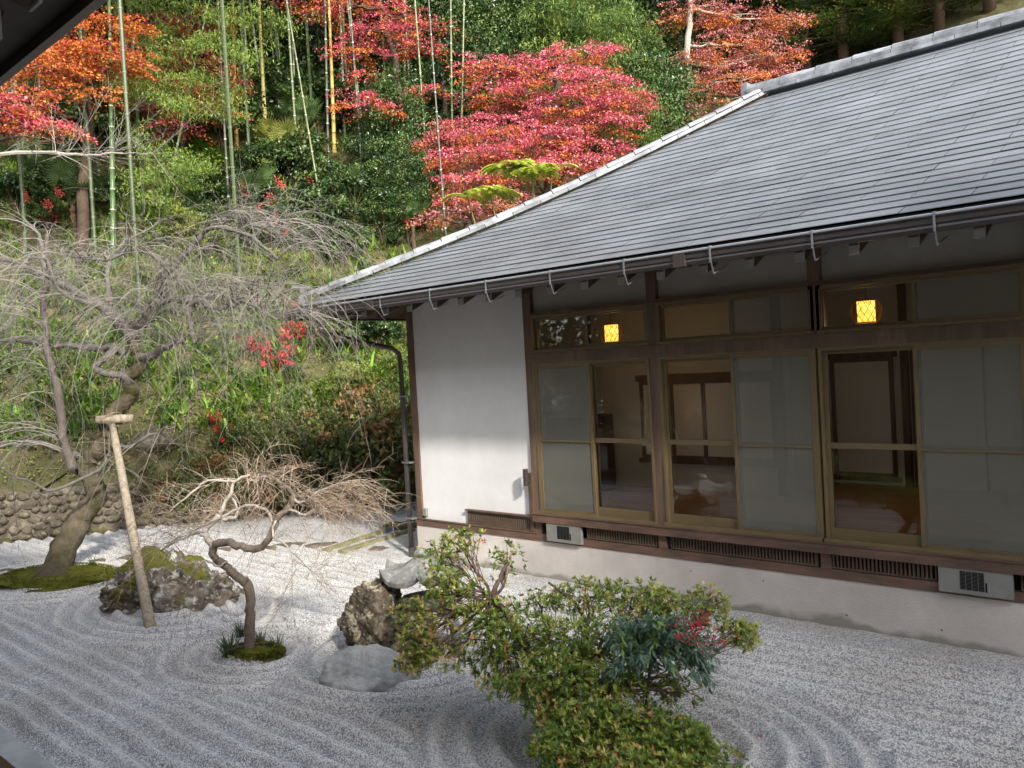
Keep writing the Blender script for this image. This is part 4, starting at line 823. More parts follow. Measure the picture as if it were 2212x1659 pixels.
maple('maple_tree','pinkish rust maple with pale trunk beside the cedars, right of centre',[(1500,20,27,75,32,1600),(1600,30,27,95,30,2200),(1690,45,27,60,24,1000),(1560,95,26.5,95,30,2000),(1630,110,26.5,85,26,1500),(1500,130,26,60,28,1100),(1570,165,26,90,30,1700),(1660,160,26,65,24,1100),(1480,200,25.5,60,26,1100),(1560,215,25.5,80,22,1200),(1450,245,25,45,22,700),(1690,120,26.5,40,20,500),(1420,270,25,40,18,400)],colw(1520,26.5),[(1490,240,26.5),(1487,120,26.5),(1490,20,26.5),(1500,-60,26.5)],203,top=DR+[(.55,.22,.18)],low=[(.62,.22,.04),(.52,.10,.03)],mix=.38,tcol=(.38,.33,.27))
maple('maple_tree','crimson maple with drooping layers among the bamboo left of centre',[(760,10,25,110,28,1900),(690,-5,25,70,24,900),(830,75,24,90,22,1500),(780,100,24,55,18,700),(850,40,24.5,80,22,1100),(905,95,24,50,20,600),(795,215,23,60,20,1000),(810,235,23,50,16,500),(790,150,23.5,30,12,300),(935,195,23.5,50,14,500),(960,60,25,50,18,400),(640,-20,25,60,18,500)],colw(870,24.5),[(862,250,24.5),(850,120,24.5),(830,20,24.5)],204,mix=.35)
maple('maple_tree','orange red maple behind the leafy leaning bamboo',[(360,60,23,90,30,1500),(420,40,23,70,30,1100),(330,110,23,70,30,900),(430,130,22.5,90,26,1500),(330,190,22,80,28,1200),(400,195,22.5,110,22,1500),(300,235,22,70,22,900),(430,245,22,80,20,1000),(470,180,22.5,50,20,600),(380,275,21.5,50,18,400),(260,210,22,45,20,400)],colw(395,23),[(395,260,23),(390,140,23),(370,40,23)],205,mix=.42)
maple('maple_tree','orange maple with scarlet edges next to the dark eave, upper left',[(240,50,19,65,28,1100),(215,110,19,90,24,1500),(160,120,19,90,30,1500),(110,140,18.5,80,24,1200),(240,140,19,60,22,800),(190,190,19,50,30,500),(60,130,18.5,60,22,600),(30,200,18,60,20,800),(160,60,19.5,90,30,900)],colw(190,20),[(190,300,20),(192,200,20),(215,120,20)],206,top=RP[:2]+OR,low=OR,mix=.65,tcol=(.12,.085,.06))
maple('maple_tree','low scarlet maple bough at the left edge of the picture',[(20,235,17,70,24,1100),(80,262,17,60,18,700),(-20,210,17,70,24,700),(120,278,17,35,12,300),(30,262,17,40,10,260)],colw(-60,17.5),[(-60,330,17.5),(-40,260,17.3)],207,mix=.45)
# ---- bamboo
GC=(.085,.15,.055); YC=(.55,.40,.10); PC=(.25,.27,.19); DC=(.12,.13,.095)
BL=[(.22,.32,.05),(.13,.24,.05),(.30,.38,.08)]
def bspray(m,c,n,R,rg_,pal=BL,L=.12):
    P=c+rg_.standard_normal((n,3))*np.array([R,R,R*.3]); d=unit(rg_.standard_normal((n,3))+np.array([0,0,-.55])); m.leaves(P,d,L*(.7+.6*rg_.random(n)),.11,vcol(n,rg_,pal,[1]*len(pal)),up=unit(rg_.standard_normal((n,3))+np.array([0,0,1.2])))
def culm(p0,p1,r,col,seed,label,leaf=0,nb=24,group='bamboo culms in the grove',ext=2.2,canopy=True):
    """p0 base world, p1 a point the culm passes; goes on past the top of the frame"""
    p0=np.array(p0,float); rg_=rs(seed); t=thing('bamboo',label,'bamboo',p0,group); d=(p1-p0)
    H=np.linalg.norm(d); L_=H*ext; d=unit(d); bend=unit(np.cross(d,rg_.standard_normal(3)))
    pts=[];rad=[];cs=[]; s=0.; m=MB(); n=0
    col=np.array(col)
    while s<L_:
        seg=.28+.10*min(n,4)*.5; e=min(s+seg,L_)
        def at(q_): return p0+d*q_+bend*.02*q_*(q_/L_)+np.array([0,0,-1])*0
        rr=r*(1-.55*s/L_); m.tube([at(s),at(s)+d*.012,at(s)+d*.02,at(e)-d*.012,at(e)],[rr*1.12,rr*1.05,rr*.97,rr*.97,rr*1.08],8,cap=False,c=col*(.85+.25*rg_.random()))
        m.tube([at(s)-d*.014,at(s)+d*.014],[rr*1.14,rr*1.1],8,cap=False,c=(.42,.42,.36) if col[0]<.3 else (.20,.14,.06)); s=e; n+=1
    m.build('culm',BAMB,t,smooth=True); return t,d,L_,rg_
main=[((246,575),(236,60),16.5,.062,GC,'thick green bamboo culm with white joints in front of the orange maple'),
((512,330),(498,-10),20,.058,YC,'left one of the two tall yellow bamboo culms'),
((577,335),(556,0),19.5,.058,(.48,.42,.14),'pale yellow bamboo culm just right of the first yellow one'),
((722,325),(712,0),20.5,.056,YC,'bright yellow bamboo culm standing alone below the crimson drooping maple'),
((618,225),(588,-10),22,.05,(.20,.30,.10),'slim leaning green bamboo culm right of the two yellow ones'),
((545,270),(520,0),23,.05,PC,'grey green bamboo culm between the two yellow ones'),
((600,200),(578,0),24,.045,PC,'pale bamboo culm beside the slim green one'),
((745,300),(737,0),24,.05,(.2,.22,.17),'grey bamboo culm right of the single yellow one'),
((575,260),(536,0),25,.05,PC,'dim bamboo culm behind the pale yellow one'),
((640,300),(632,0),27,.05,DC,'dim culm in the dark gap right of the slim green bamboo')]
for k,(b,t_,D_,r,c,l) in enumerate(main):
    e,dd=HIT(*b); ct,_,_,rg_=culm(e-np.array([0,0,.1]),PT(t_[0],t_[1],dd-.3),r*dd/D_*.95,c,300+k,l,ext=1.25)
    if k in (1,2,4,6):                                        # leafy side branches near the top of the culm
        m=MB(); x_,y_=t_
        for q_ in range(26):
            cc=PT(x_+60*rg_.standard_normal(),y_+20+abs(60*rg_.standard_normal()),dd-.8+.6*rg_.standard_normal())
            for w_ in range(3): bspray(m,cc+rg_.standard_normal(3)*np.array([.3,.3,.08]),16,.13,rg_,L=.10)
        m.build('foliage',LEAF,ct)
# dim culms in the grove
gi=0; rg0=rs(17)
for k in range(22):
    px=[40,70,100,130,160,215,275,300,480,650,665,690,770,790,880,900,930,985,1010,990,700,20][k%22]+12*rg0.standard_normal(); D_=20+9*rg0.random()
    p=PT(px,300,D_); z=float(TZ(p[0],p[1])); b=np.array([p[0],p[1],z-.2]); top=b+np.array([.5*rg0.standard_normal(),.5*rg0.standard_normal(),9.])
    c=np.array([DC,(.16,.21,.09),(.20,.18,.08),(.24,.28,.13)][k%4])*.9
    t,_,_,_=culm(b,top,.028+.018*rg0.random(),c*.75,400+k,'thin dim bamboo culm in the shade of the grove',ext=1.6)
# leafy leaning bamboo
e,LD=HIT(352,470); t,d,L_,rg_=culm(e,PT(440,20,LD-1.),.035,(.13,.20,.07),351,'slim leaning bamboo hung with light green leaf sprays, before the orange maple',ext=1.15)
m=MB(); st=MB()
for (px,py,rx,ry) in [(290,15,70,14),(330,70,60,18),(430,20,60,16),(500,40,60,20),(300,140,70,16),(360,110,60,16),(450,95,70,20),(520,130,50,16),(270,170,40,16),(340,180,70,18),(430,170,60,16),(490,200,45,14),(310,205,50,14),(370,225,60,14),(440,235,50,14),(500,240,35,14),(300,290,30,12),(340,325,45,14),(400,345,60,16),(440,370,40,12),(350,375,50,14),(300,385,25,10),(400,400,40,10),(330,430,40,8),(480,100,30,12),(260,190,25,16)]:
    c=PT(px,py,LD-1.2+.5*rg_.standard_normal()); n=int(3.6*rx*2)
    for q_ in range(n//14): bspray(m,c+_rt*rx*LD/FP*rg_.standard_normal()*.55+np.array([0,0,1])*ry*LD/FP*rg_.standard_normal()*.6+FW*.3*rg_.standard_normal(),30,.15,rg_,L=.095)
    tt=e+d*np.clip((c-e)@d-.5,0,L_); st.tube([tt,(tt+c)/2+(0,0,.12),c],[.008,.006,.003],4,cap=False,c=(.14,.18,.07))
m.build('foliage',LEAF,t); st.build('twig',LEAF,t)
# ---- generic shrubs and trees from shared prototypes
def proto(name,cat,fn,mt=LEAF):
    t=thing(name,'x','x',(0,0,0)); t['category']=cat; fn(t); return t
first={}
def place(key,name,cat,fn,loc,rz,sc,label,group=None,mt=LEAF):
    if key not in first:
        first[key]=t=proto(name,cat,fn); t.location=tuple(loc); t.rotation_euler=(0,0,rz); t.scale=sc if hasattr(sc,'__len__') else (sc,)*3; t['label']=label
        if group: t['group']=group
        return t
    return dup(first[key],loc,rz,sc,label,group)
def crown_fn(seed,pal,wgt,n,R,L,w=.3,trunk=.05,cz=1.,lobes=5,m_=LEAF,tc=(.1,.075,.05),berry=0,cr=.2,droop=.25,spread=.55,tilt=.8):
    def f(t):
        rg_=rs(seed); m=MB(); R_=np.array(R)
        for k in range(lobes):
            a=6.283*k/lobes+rg_.random(); c=np.array([math.cos(a)*R_[0]*spread,math.sin(a)*R_[1]*spread,cz+R_[2]*rg_.uniform(-.45,.5)]); cloud(m,c,R_*rg_.uniform(.42,.62),n//lobes,L,pal,wgt,rg_,w=w,cr=cr,droop=droop,tilt=tilt)
        m.build('foliage',m_,t); s=MB()
        for k in range(max(3,lobes)):
            a=6.283*k/lobes; s.tube(smooth_path([(0,0,-.3),(math.cos(a)*R_[0]*.12,math.sin(a)*R_[1]*.12,cz*.5),(math.cos(a)*R_[0]*.5,math.sin(a)*R_[1]*.5,cz+R_[2]*.3)],3,rg_,.01*R_[0]),np.linspace(trunk,trunk*.25,7),5,c=tc)
        s.build('stems',BARKATT,t)
        if berry:
            b=MB(); d,q=sph(6,4)
            for k in range(berry):
                a=rg_.random()*6.283; e=rg_.uniform(-.2,.9); c=np.array([R_[0]*.95*math.cos(a)*math.cos(e),R_[1]*.95*math.sin(a)*math.cos(e),cz+R_[2]*math.sin(e)])
                for j_ in range(26): b.add(d*.022+c+rg_.standard_normal(3)*np.array([.05,.05,.09]),q,c=(.62,.03,.02))
            stuff(b.build('berries',GLOSSY,t))
    return f
GG=[(.045,.085,.025),(.07,.12,.03),(.03,.06,.022),(.11,.16,.04)]
sh1=crown_fn(1,GG,[3,3,2,1],5200,(.9,.9,.7),.085,cz=.75,lobes=7,m_=GLOSSY)
sh2=crown_fn(2,GG+[(.16,.20,.05)],[2,3,2,2,2],5200,(.8,.8,.8),.075,w=.25,cz=.8,lobes=7,berry=7)
sh3=crown_fn(3,[(.11,.13,.03),(.08,.11,.025),(.20,.16,.05),(.25,.11,.04),(.06,.09,.025)],[3,3,2,1,3],6500,(.95,.95,.6),.05,w=.35,cz=.5,lobes=8)
sh4=crown_fn(4,[(.20,.26,.05),(.28,.32,.07),(.12,.18,.04)],[2,2,1],4500,(.8,.8,.6),.11,w=.10,cz=.6,lobes=7,droop=.5)
sh5=crown_fn(5,[(.55,.05,.04),(.60,.20,.05),(.50,.03,.06)],[3,1,2],300,(.34,.34,.30),.065,w=.3,cz=.5,lobes=4,trunk=.012)
def hp(px,py,dz=0.):
    p,t_=HIT(px,py); return p+np.array([0,0,dz])
S1=[(620,520,1.0,'big glossy evergreen shrub below the yellow bamboos'),(700,520,1.2,'dark glossy shrub under the single yellow culm'),(780,470,1.1,'glossy shrub right of the single yellow culm'),(560,420,.9,'dark shrub at the foot of the two yellow culms'),(860,420,1.1,'shrub in the gap left of the crimson maple'),(640,420,1.2,'shrub mass just under the fan palm'),(880,500,.9,'shrub at the upper end of the roof hip shadow'),(740,580,.8,'low glossy shrub above the dry grass'),(480,470,.9,'dark green shrub right of the leaning bamboo foot'),(820,760,.75,'deep green pointed shrub below the gutter outlet'),(770,770,.7,'dark green shrub hanging behind the cherry tips'),(905,430,1.0,'shrub at the dark gap beside the rust maple'),(120,460,.9,'dark shrub at the far left below the maple bough'),(40,470,.9,'leftmost dark shrub under the bare bough'),(430,520,.7,'low shrub behind the top of the cherry crown'),(200,470,.8,'shrub beside the thick green culm'),(650,250,1.5,'dark shrub in the grove behind the slim green culm'),(690,300,1.4,'dark shrub left of the single yellow culm'),(610,300,1.3,'dark shrub right of the pale yellow culm'),(750,250,1.5,'dark shrub under the lowest crimson spray'),(800,310,1.4,'dark shrub below the drooping crimson maple'),(850,360,1.3,'dark shrub at the left tips of the big crimson maple'),(930,380,1.2,'dark shrub under the left of the big crimson maple'),(60,340,1.3,'dark shrub behind the bare bough, far left'),(150,340,1.3,'dark shrub below the orange maple trunk'),(225,350,1.2,'dark shrub between the orange maple and the thick culm'),(480,330,1.3,'dark shrub left of the yellow culms'),(530,280,1.3,'dark shrub between the two yellow culms')]
for k,(a,b,s_,l) in enumerate(S1): place('s1','evergreen_shrub','shrub',sh1,hp(a,b),k*1.7,s_*(1,1,.95)[0],l)
S2=[(575,500,.9,'berry shrub with scattered scarlet clusters left of the palm'),(530,540,.8,'berry shrub low behind the cherry crown'),(640,560,.8,'berry shrub above the dry leaf patch'),(710,470,.8,'berry shrub beneath the single yellow culm'),(830,540,.8,'berry shrub beside the roof hip'),(500,985,.45,'small red berry shrub on the bank near the hedge'),(105,500,.7,'berry shrub seen through the cherry crown, far left'),(700,770,.6,'red berried shrub behind the cherry tips by the gutter end')]
for k,(a,b,s_,l) in enumerate(S2): place('s2','berry_shrub','shrub',sh2,hp(a,b),k*2.1,s_,l)
S3=[(840,1040,2.0,'tall clipped hedge bush with bronze tips closest to the house'),(770,1060,1.7,'bronze green hedge bush second from the house'),(700,1050,1.5,'hedge bush third from the house above the small maple'),(640,1060,1.3,'olive hedge bush in the middle of the row'),(570,1065,1.15,'bronze hedge bush behind the small maple crown'),(500,1075,.9,'rusty hedge bush above the stone wall'),(430,1085,.85,'reddish bronze bush hanging over the wall'),(370,1090,.7,'leftmost rusty bush over the wall beside the log prop'),(850,960,1.1,'upper hedge bush touching the corner post'),(770,960,1.0,'upper hedge bush behind the bronze row'),(690,975,.9,'upper olive bush left of the corner hedge'),(620,1000,.7,'small olive bush beside the round boulder')]
for k,(a,b,s_,l) in enumerate(S3): place('s3','hedge_bush','shrub',sh3,hp(a,b,-.1),k*1.3,(s_,s_,s_*1.35),l,'bronze green bushes along the top of the wall')
S4=[(400,540,1.0,'light green bamboo grass clump above the cherry crown'),(460,560,.9,'bamboo grass clump right of the leaning culm'),(560,620,.8,'bamboo grass seen through the cherry twigs'),(620,600,.7,'yellow green bamboo grass by the dry leaves'),(660,640,.6,'low bamboo grass beside the roof tip'),(500,640,.8,'bamboo grass under the cherry bough'),(780,840,.6,'yellow green bamboo grass near the corner post'),(720,860,.6,'bamboo grass above the hedge'),(850,800,.6,'bamboo grass just left of the downpipe'),(330,620,.7,'bamboo grass behind the cherry limbs'),(860,690,.7,'sunlit bamboo grass under the eave corner')]
for k,(a,b,s_,l) in enumerate(S4): place('s4','bamboo_grass_clump','plant',sh4,hp(a,b),k*1.9,s_,l)
S5=[(640,770,1.0,'scarlet sapling behind the cherry tips, upper one'),(612,835,1.1,'orange red sapling below the scarlet one'),(560,790,.8,'coral leaved sapling left of the scarlet ones'),(690,760,.6,'small red sapling nearest the gutter end'),(460,935,.5,'tiny red sapling above the hedge'),(880,470,.0001,''),(110,505,.6,'red sapling behind the left of the cherry crown'),(645,700,.7,'rusty red sapling under the roof tip')]
for k,(a,b,s_,l) in enumerate(S5):
    if l: place('s5','red_sapling','plant',sh5,hp(a,b),k,s_*1.25,l)
# fan palms
def palm_fn(seed,col):
    def f(t):
        rg_=rs(seed); m=MB(); st=MB()
        for k in range(13):
            a=k*2.4+rg_.random()*.4; el=.25+.9*rg_.random(); dr=np.array([math.cos(a)*math.cos(el),math.sin(a)*math.cos(el),math.sin(el)]); e=dr*(.55+.3*rg_.random())+np.array([0,0,.3])
            st.tube([(0,0,.25),e*.5+np.array([0,0,.2]),e],[.012,.009,.007],4,cap=False,c=(.14,.18,.05)); sd_=unit(np.cross(dr,(0,0,1))); u=np.cross(sd_,dr); n=22; an=np.linspace(-2.3,2.3,n)
            d=np.cos(an)[:,None]*dr+np.sin(an)[:,None]*sd_+u*-.15; m.leaves(np.repeat(e[None],n,0),d,.42+.06*rg_.random(n),.045,np.array(col)*(.7+.5*rg_.random()),fold=.6,up=np.repeat(u[None],n,0))
        m.build('fronds',LEAF,t); st.build('frond_stalks',LEAF,t); MB().tube([(0,0,-.4),(0,0,.35)],[.07,.06],8,c=(.12,.08,.05)).build('trunk',BARKATT,t)
    return f
for k,(a,b,s_,l,y) in enumerate([(625,400,1.1,'yellow green fan palm at the foot of the pale yellow bamboo',1),(655,330,1.0,'fan palm in the dark behind the yellow bamboos',0),(770,500,1.0,'fan palm under the crimson drooping maple',0),(100,455,1.2,'large dark fan palm under the bare bough',0),(550,500,1.0,'fan palm right of the leaning bamboo foot',0),(160,500,1.0,'fan palm left of the thick green culm',0),(600,370,.9,'bright fan palm between the yellow culms',1),(895,540,.8,'small fan palm near the roof hip',0),(820,430,.9,'fan palm in the shade left of the crimson maple',0)]):
    pf=palm_fn(5+y,(.30,.32,.07) if y else (.10,.17,.05)); place('palm%d'%y,'fan_palm','palm',pf,hp(a,b,.35),k,s_,l)
# broad evergreen trees of the middle distance
def tree_fn(seed,pal,wgt,n,H,R,L,w,m_=LEAF,lobes=16,droop=.3,tc=(.09,.07,.055),cr=.22,r0=.13,low=.25):
    def f(t):
        rg_=rs(seed); m=MB(); s=MB(); P=smooth_path([(0,0,-.6),(.1,.05,H*.35),(-.1,.1,H*.7),(0,0,H*.97)],5,rg_,.03); s.tube(P,np.linspace(r0,r0*.25,len(P)),8,c=tc)
        for k in range(lobes):
            z=H*(low+(1-low)*(k+.5)/lobes); rr=R*math.sin(math.pi*min(.98,.25+.72*(k+.5)/lobes))**.8; a=k*2.4; c=np.array([math.cos(a)*rr*.62,math.sin(a)*rr*.62,z]); cloud(m,c,np.array([.55,.55,.36])*R*rg_.uniform(.75,1.1),n//lobes,L,pal,wgt,rg_,w=w,cr=cr,droop=droop)
            i_=int(np.argmin(abs(P[:,2]-z+.4))); s.tube([P[i_],(P[i_]+c)/2+(0,0,.1),c],[.05,.03,.01],4,cap=False,c=tc)
        s.build('trunk',BARKATT,t,smooth=True); m.build('crown',m_,t)
    return f
TG=[(.05,.10,.03),(.08,.14,.035),(.035,.07,.025),(.13,.19,.05)]
BAML=[(.15,.24,.05),(.22,.30,.06),(.09,.16,.04)]; DG=[(.02,.035,.015),(.03,.05,.018),(.015,.028,.012)]
tA=tree_fn(31,TG,[3,3,2,1],15000,7.,2.6,.14,.3,GLOSSY); tB=tree_fn(32,BAML,[2,2,2],13000,8.5,2.3,.2,.10,droop=.8,r0=.05); tC=tree_fn(33,DG,[2,1,2],15000,9.,3.2,.17,.3,low=.04,lobes=20)
def gp_(px,D): p=PT(px,300,D); return np.array([p[0],p[1],float(TZ(p[0],p[1]))])
def ontree(key,name,cat,fn,px,py_top,D,H,rz,label,group=None,wide=1.):
    b=gp_(px,D); top=PT(px,py_top,D); s_=max(.35,(top[2]-b[2])/H); return place(key,name,cat,fn,b,rz,(s_*wide,s_*wide,s_),label,group)
TA=[(1060,-60,28,'broad leaved evergreen above the left shoulder of the crimson maple'),(1150,-40,29,'broad leaved evergreen straight above the crimson maple'),(850,150,23.5,'dark glossy evergreen between the drooping maple layers'),(1400,80,26,'round dense evergreen right of the crimson maple'),(1000,20,30,'evergreen behind the bamboo gap'),(1330,60,29,'evergreen behind the top of the crimson maple'),(960,-80,27,'tall evergreen left of the crimson maple top'),(1440,130,25,'low evergreen between the crimson and the rust maple'),(870,300,22.5,'small evergreen at the left tips of the crimson maple'),(760,-200,30,'evergreen high behind the drooping maple')]
for k,(a,b,D_,l) in enumerate(TA): ontree('tA','broadleaf_evergreen','tree',tA,a,b,D_,7.6,k*1.1,l)
TB=[(1230,-80,27,'feathery light green bamboo crown above the crimson maple'),(1290,-60,26.5,'pale feathery bamboo crown right of the first'),(1350,0,26,'drooping bamboo crown beside the round evergreen'),(1180,-120,30,'bamboo crown far above the crimson maple'),(1380,170,24,'light bamboo spray behind the right tip of the crimson maple')]
for k,(a,b,D_,l) in enumerate(TB): ontree('tB','leafy_bamboo_clump','bamboo',tB,a,b,D_,9.2,k*1.3,l,wide=1.1)
# cedars
def cedar_fn(t):
    rg_=rs(44); m=MB(); s=MB(); H=14.; s.tube([(0,0,-1),(0,0,H*.5),(0,0,H)],[.2,.14,.03],8,c=(.16,.11,.08))
    for k in range(150):
        z=H*(.08+.9*rg_.random()); a=rg_.random()*6.283; R_=2.3*(1-z/H)**.6+.3; d=np.array([math.cos(a),math.sin(a),-.15]); c=d*R_*rg_.uniform(.55,1)+np.array([0,0,z])
        n=130; P=c+rg_.standard_normal((n,3))*np.array([.28,.28,.22]); dd=unit(d+.6*rg_.standard_normal((n,3))+np.array([0,0,.15])); b=np.array([(.08,.14,.03),(.13,.19,.04),(.20,.23,.05),(.05,.10,.03)][rg_.integers(4)])
        m.leaves(P,dd,.2*(.6+.6*rg_.random(n)),.14,b*(.8+.4*rg_.random((n,1)))); s.tube([(0,0,z+.1),c],[.03,.01],4,cap=False,c=(.14,.1,.07))
    s.build('trunk',BARKATT,t,smooth=True); m.build('crown',LEAF,t)
CDR=[(1750,31,-120,'cedar directly right of the rust maple'),(1830,30,-200,'cedar with pale lit sprays above the roof ridge start'),(1880,33,-260,'cedar second behind the ridge'),(1990,32,-220,'cedar over the middle of the roof ridge'),(2090,34,-260,'cedar behind the yellow tree'),(1700,34,-200,'cedar behind the rust maple'),(2200,33,-240,'cedar at the top right corner'),(1930,36,-300,'dim cedar deeper in the wood over the ridge'),(1790,37,-300,'dim cedar deeper behind the first'),(1600,35,-220,'cedar rising behind the rust maple crown'),(1480,34,-220,'cedar left of the rust maple trunk'),(2300,34,-260,'cedar just past the right edge'),(2040,28,-200,'cedar with low branches over the ridge right of its middle'),(1950,29,-160,'short bushy cedar just over the ridge'),(2150,27,-180,'bushy cedar behind the yellow tree trunks'),(2250,28,-200,'bushy cedar at the right edge over the ridge')]
for k,(px,D_,py,l) in enumerate(CDR):
    b=gp_(px,D_); top=PT(px,py,D_); s_=max(.5,(top[2]-b[2])/14.); place('cedar','cedar_tree','tree',cedar_fn,b,k*1.7,(1.,1.,s_),l,'cedars behind the roof ridge')
yt=tree_fn(61,[(.35,.36,.12),(.25,.27,.08),(.42,.40,.18)],[1,1,1],2600,9.,2.4,.16,.12,lobes=14,r0=.12,tc=(.35,.31,.24),cr=.25)
ontree('yt','thin_leaved_tree','tree',yt,2140,-60,28,9.6,.3,'thin yellow green tree with pale trunks at the top right',wide=1.1)
# dark trees filling the depth of the wood
rg0=rs(71); k=0
for D_,st in ((31,150),(35,130),(40,120),(46,150),(54,220)):
    for px in np.arange(-250,2500,st):
        if D_<33 and px>980: continue
        if D_<37 and px>1450: continue
        pxx=px+40*rg0.standard_normal(); b=gp_(pxx,D_+2*rg0.standard_normal()); s_=1.1+.35*rg0.random()+(.25 if D_>40 else 0)
        place('tC','shade_tree','tree',tC,b,k*2.3,(s_,s_,s_*1.15),'dark evergreen deep in the shade of the wood','dark trees deep in the wood'); k+=1
# high crowns of the grove that keep its floor dark
def canopy(t):
    rg_=rs(81); m=MB(); s=MB(); [(s.tube([(0,0,z),(0,0,z+.02),(0,0,z+.36)],[.042,.036,.036],7,cap=False,c=(.055,.08,.03)),s.tube([(0,0,z-.01),(0,0,z+.01)],[.042,.042],7,cap=False,c=(.13,.13,.1))) for z in np.arange(-9,5,.36)]
    for k in range(18):
        a=k*2.4; z=5*rg_.random(); cloud(m,np.array([math.cos(a)*1.3*rg_.random(),math.sin(a)*1.3*rg_.random(),z]),np.array([1.1,1.1,.6]),420,.24,BAML,[1,1,1],rg_,w=.15,droop=.8,cr=.25)
    m.build('foliage',LEAF,t); s.build('culm',BAMB,t)
k=0
for D_ in (19,22,25.5,28.5):
    for px in np.arange(-120 if D_<28 else 430,560 if D_<25 else 1000,150 if D_<28 else 110):
        b=gp_(px+50*rg0.standard_normal(),D_+rg0.standard_normal()*.8); z=max(b[2]+8,PT(px,-95,D_)[2]+.6)
        place('can','tall_bamboo','bamboo',canopy,(b[0],b[1],z),k*1.9,1.25,'tall bamboo whose leafy head is above the picture','tall bamboo heads over the grove'); k+=1
# lime green compound-leaved shrub
c0=gp_(1140,16.); lm=thing('lime_shrub','lime green shrub with long feathery leaves just above the roof hip','shrub',c0)
m=MB(); st=MB(); rg_=rs(93); hubs=[PT(1100,365,16),PT(1150,380,16),PT(1010,425,15.6),PT(1190,370,16),PT(1060,420,15.7)]
for h in hubs: st.tube([c0+(0,0,-.2),(c0+h)/2+(.1,0,0),h],[.03,.022,.012],5,cap=False,c=(.25,.27,.1))
for k in range(62):
    h=hubs[k%5 if k%5!=2 or k%2 else 0]; a=rg_.random()*6.283; d=np.array([math.cos(a),math.sin(a),.55+.4*rg_.random()]); P=[h]; dd=unit(d); L_=.42+.3*rg_.random()
    for j_ in range(9): P.append(P[-1]+dd*L_/9); dd=unit(dd+np.array([0,0,-.17]))
    P=np.array(P); st.tube(P,.004,3,cap=False,c=(.35,.38,.1)); T_=unit(np.gradient(P,axis=0)); sd_=unit(np.cross(T_,(0,0,1.)))
    for sg in (-1,1):
        for sub in (0,.5):
            q_=P[1:-1]+(P[2:]-P[1:-1])*sub; dl=sd_[1:-1]*sg+T_[1:-1]*.45+np.array([0,0,-.3]); m.leaves(q_,dl,.15,.15,np.array([.50,.58,.07])*(.75+.5*rg_.random()))
m.build('foliage',LEAF,lm); st.build('stems',LEAF,lm)
# ---- ground cover of the bank
def scatter(n,s0,s1,t0,t1,seed,dens=None):
    r_=rs(seed); t=r_.uniform(t0,t1,n); s=r_.uniform(s0,s1,n); x=P0[0]+TD[0]*t+ND[0]*s; y=P0[1]+TD[1]*t+ND[1]*s
    if dens is not None: k=dens(x,y,s,t)>r_.random(n); x,y=x[k],y[k]
    return np.stack([x,y,TZ(x,y)],-1),r_
def blades(P,r_,nb,h,col,wd,spread,name,label,cat,segs=3,up=1.):
    N=len(P)*nb; B=np.repeat(P,nb,0)+r_.standard_normal((N,3))*np.array([.05,.05,0]); a=r_.random(N)*6.283; s_=spread*(.3+r_.random(N)); L_=h*(.6+.6*r_.random(N))*np.repeat(.7+.6*r_.random(len(P)),nb)
    H=np.stack([np.cos(a),np.sin(a),0*a],-1); d=unit(H*s_[:,None]+np.array([0,0,up])); sd_=np.stack([-np.sin(a),np.cos(a),0*a],-1)*(wd*L_*.5)[:,None]
    pts=[B]; 
    for k in range(segs): pts.append(pts[-1]+d*(L_/segs)[:,None]); d=unit(d+H*.35*s_[:,None]+np.array([0,0,-.42])*s_[:,None])
    w=[1,1.1,.8,.08][:segs+1] if segs==3 else [1,1,.1]
    v=np.stack([pts[k]+sg*sd_*w[k] for k in range(segs+1) for sg in (1,-1)],1).reshape(-1,3); nv=2*(segs+1)
    o=np.arange(N)[:,None]*nv; q=np.concatenate([o+np.array([[2*k,2*k+1,2*k+3,2*k+2]]) for k in range(segs)],0)
    pal=np.array(col); c=pal[r_.integers(len(pal),size=len(P))]; c=np.repeat(c,nb,0)*(.7+.6*r_.random((N,1))); c=np.repeat(c,nv,0)
    return stuff(MB().add(v,q,c=c).build(name,LEAF),label,cat)
irisd=lambda x,y,s,t: ((nz(x,y,.9,4)>-.45)*np.clip(1.35-s/7.5,0,1)*(s>.7)*np.clip((9.5-t)/3,0,1))
P,r_=scatter(4200,.7,8.5,-7,9.5,1,irisd); blades(P,r_,12,.5,[(.20,.34,.04),(.15,.28,.035),(.28,.38,.06),(.10,.20,.03)],.085,1.,'strap_leaf_cover','bright green strap leaved plants covering the bank','ground cover')
P,r_=scatter(7000,.4,13,-8,16,2,lambda x,y,s,t:.55+.45*nz(x,y,.7,9)); blades(P,r_,9,.34,[(.34,.27,.12),(.28,.22,.09),(.22,.24,.07),(.40,.33,.17)],.022,1.3,'dry_grass','dry straw coloured grass on the bank','grass')
P,r_=scatter(11000,.2,14,-8,16,3,lambda x,y,s,t:.5+.5*nz(x,y,1.1,3)); m=MB(); n=6; C=np.repeat(P,n,0)+r_.standard_normal((len(P)*n,3))*np.array([.12,.12,.07])+np.array([0,0,.10])
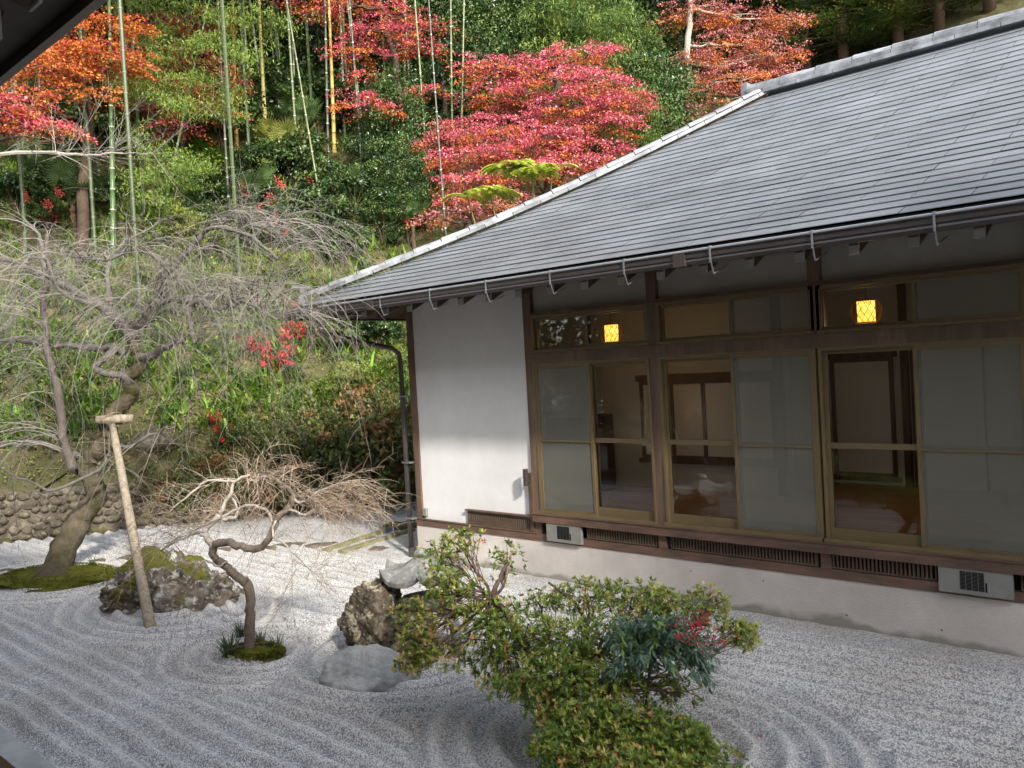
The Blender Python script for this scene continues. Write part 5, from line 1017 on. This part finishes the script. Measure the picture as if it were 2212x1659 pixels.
m.leaves(C,unit(r_.standard_normal(C.shape)+np.array([0,0,.3])),.07*(.6+.8*r_.random(len(C))),.3,vcol(len(C),r_,[(.12,.19,.04),(.20,.25,.05),(.07,.12,.03),(.26,.20,.08)],[3,2,3,1]),up=unit(r_.standard_normal(C.shape)+np.array([0,0,1.]))); stuff(m.build('weed_cover',LEAF),'small leaved weeds and ivy on the bank','ground cover')
P,r_=scatter(5000,.15,2.4,-8,10,14); m=MB(); n=5; C=np.repeat(P,n,0)+r_.standard_normal((len(P)*n,3))*np.array([.1,.1,.03])+np.array([0,0,.05])
m.leaves(C,unit(r_.standard_normal(C.shape)+np.array([0,0,.3])),.05*(.6+.8*r_.random(len(C))),.32,vcol(len(C),r_,[(.14,.22,.04),(.24,.30,.06),(.32,.24,.12),(.26,.16,.08)],[3,2,3,2]),up=unit(r_.standard_normal(C.shape)*.6+np.array([0,0,1.]))); stuff(m.build('creeping_weeds',LEAF),'small creeping weeds and litter along the top of the stone wall','ground cover')
P,r_=scatter(12000,.2,12,-8,16,4,lambda x,y,s,t:np.clip(.35+.6*nz(x,y,.5,7)+.8*np.exp(-((s-7.5)**2+(t-11)**2)/9),0,1)); m=MB(); C=P+np.array([0,0,.03])
m.leaves(C,unit(r_.standard_normal(C.shape)*np.array([1,1,.3])),.09*(.6+.7*r_.random(len(C))),.35,vcol(len(C),r_,[(.36,.22,.11),(.45,.32,.18),(.26,.14,.07),(.5,.4,.27)],[3,2,2,1]),up=unit(r_.standard_normal(C.shape)*.4+np.array([0,0,1.]))); stuff(m.build('leaf_litter',LEAF),'fallen brown leaves lying on the bank','leaf litter')
# unseen evergreens added: right ones shade the hall, left ones fill the glass reflections
for k,(x,y,H) in enumerate(((25.3,-9.3,17),(29.3,-9.6,17),(33,-9,17.),(27.5,-12.5,17),(31,-13,17),(36,-11,17),(-6,-16,14),(-11,-18,15),(-1,-21,15))):
    place('tC','shade_tree','tree',tC,(x,y,0),k*1.1,(H/10.,H/10.,H/10.),'tall unseen evergreen added behind the camera for shade and reflections','unseen evergreens added behind the viewpoint')
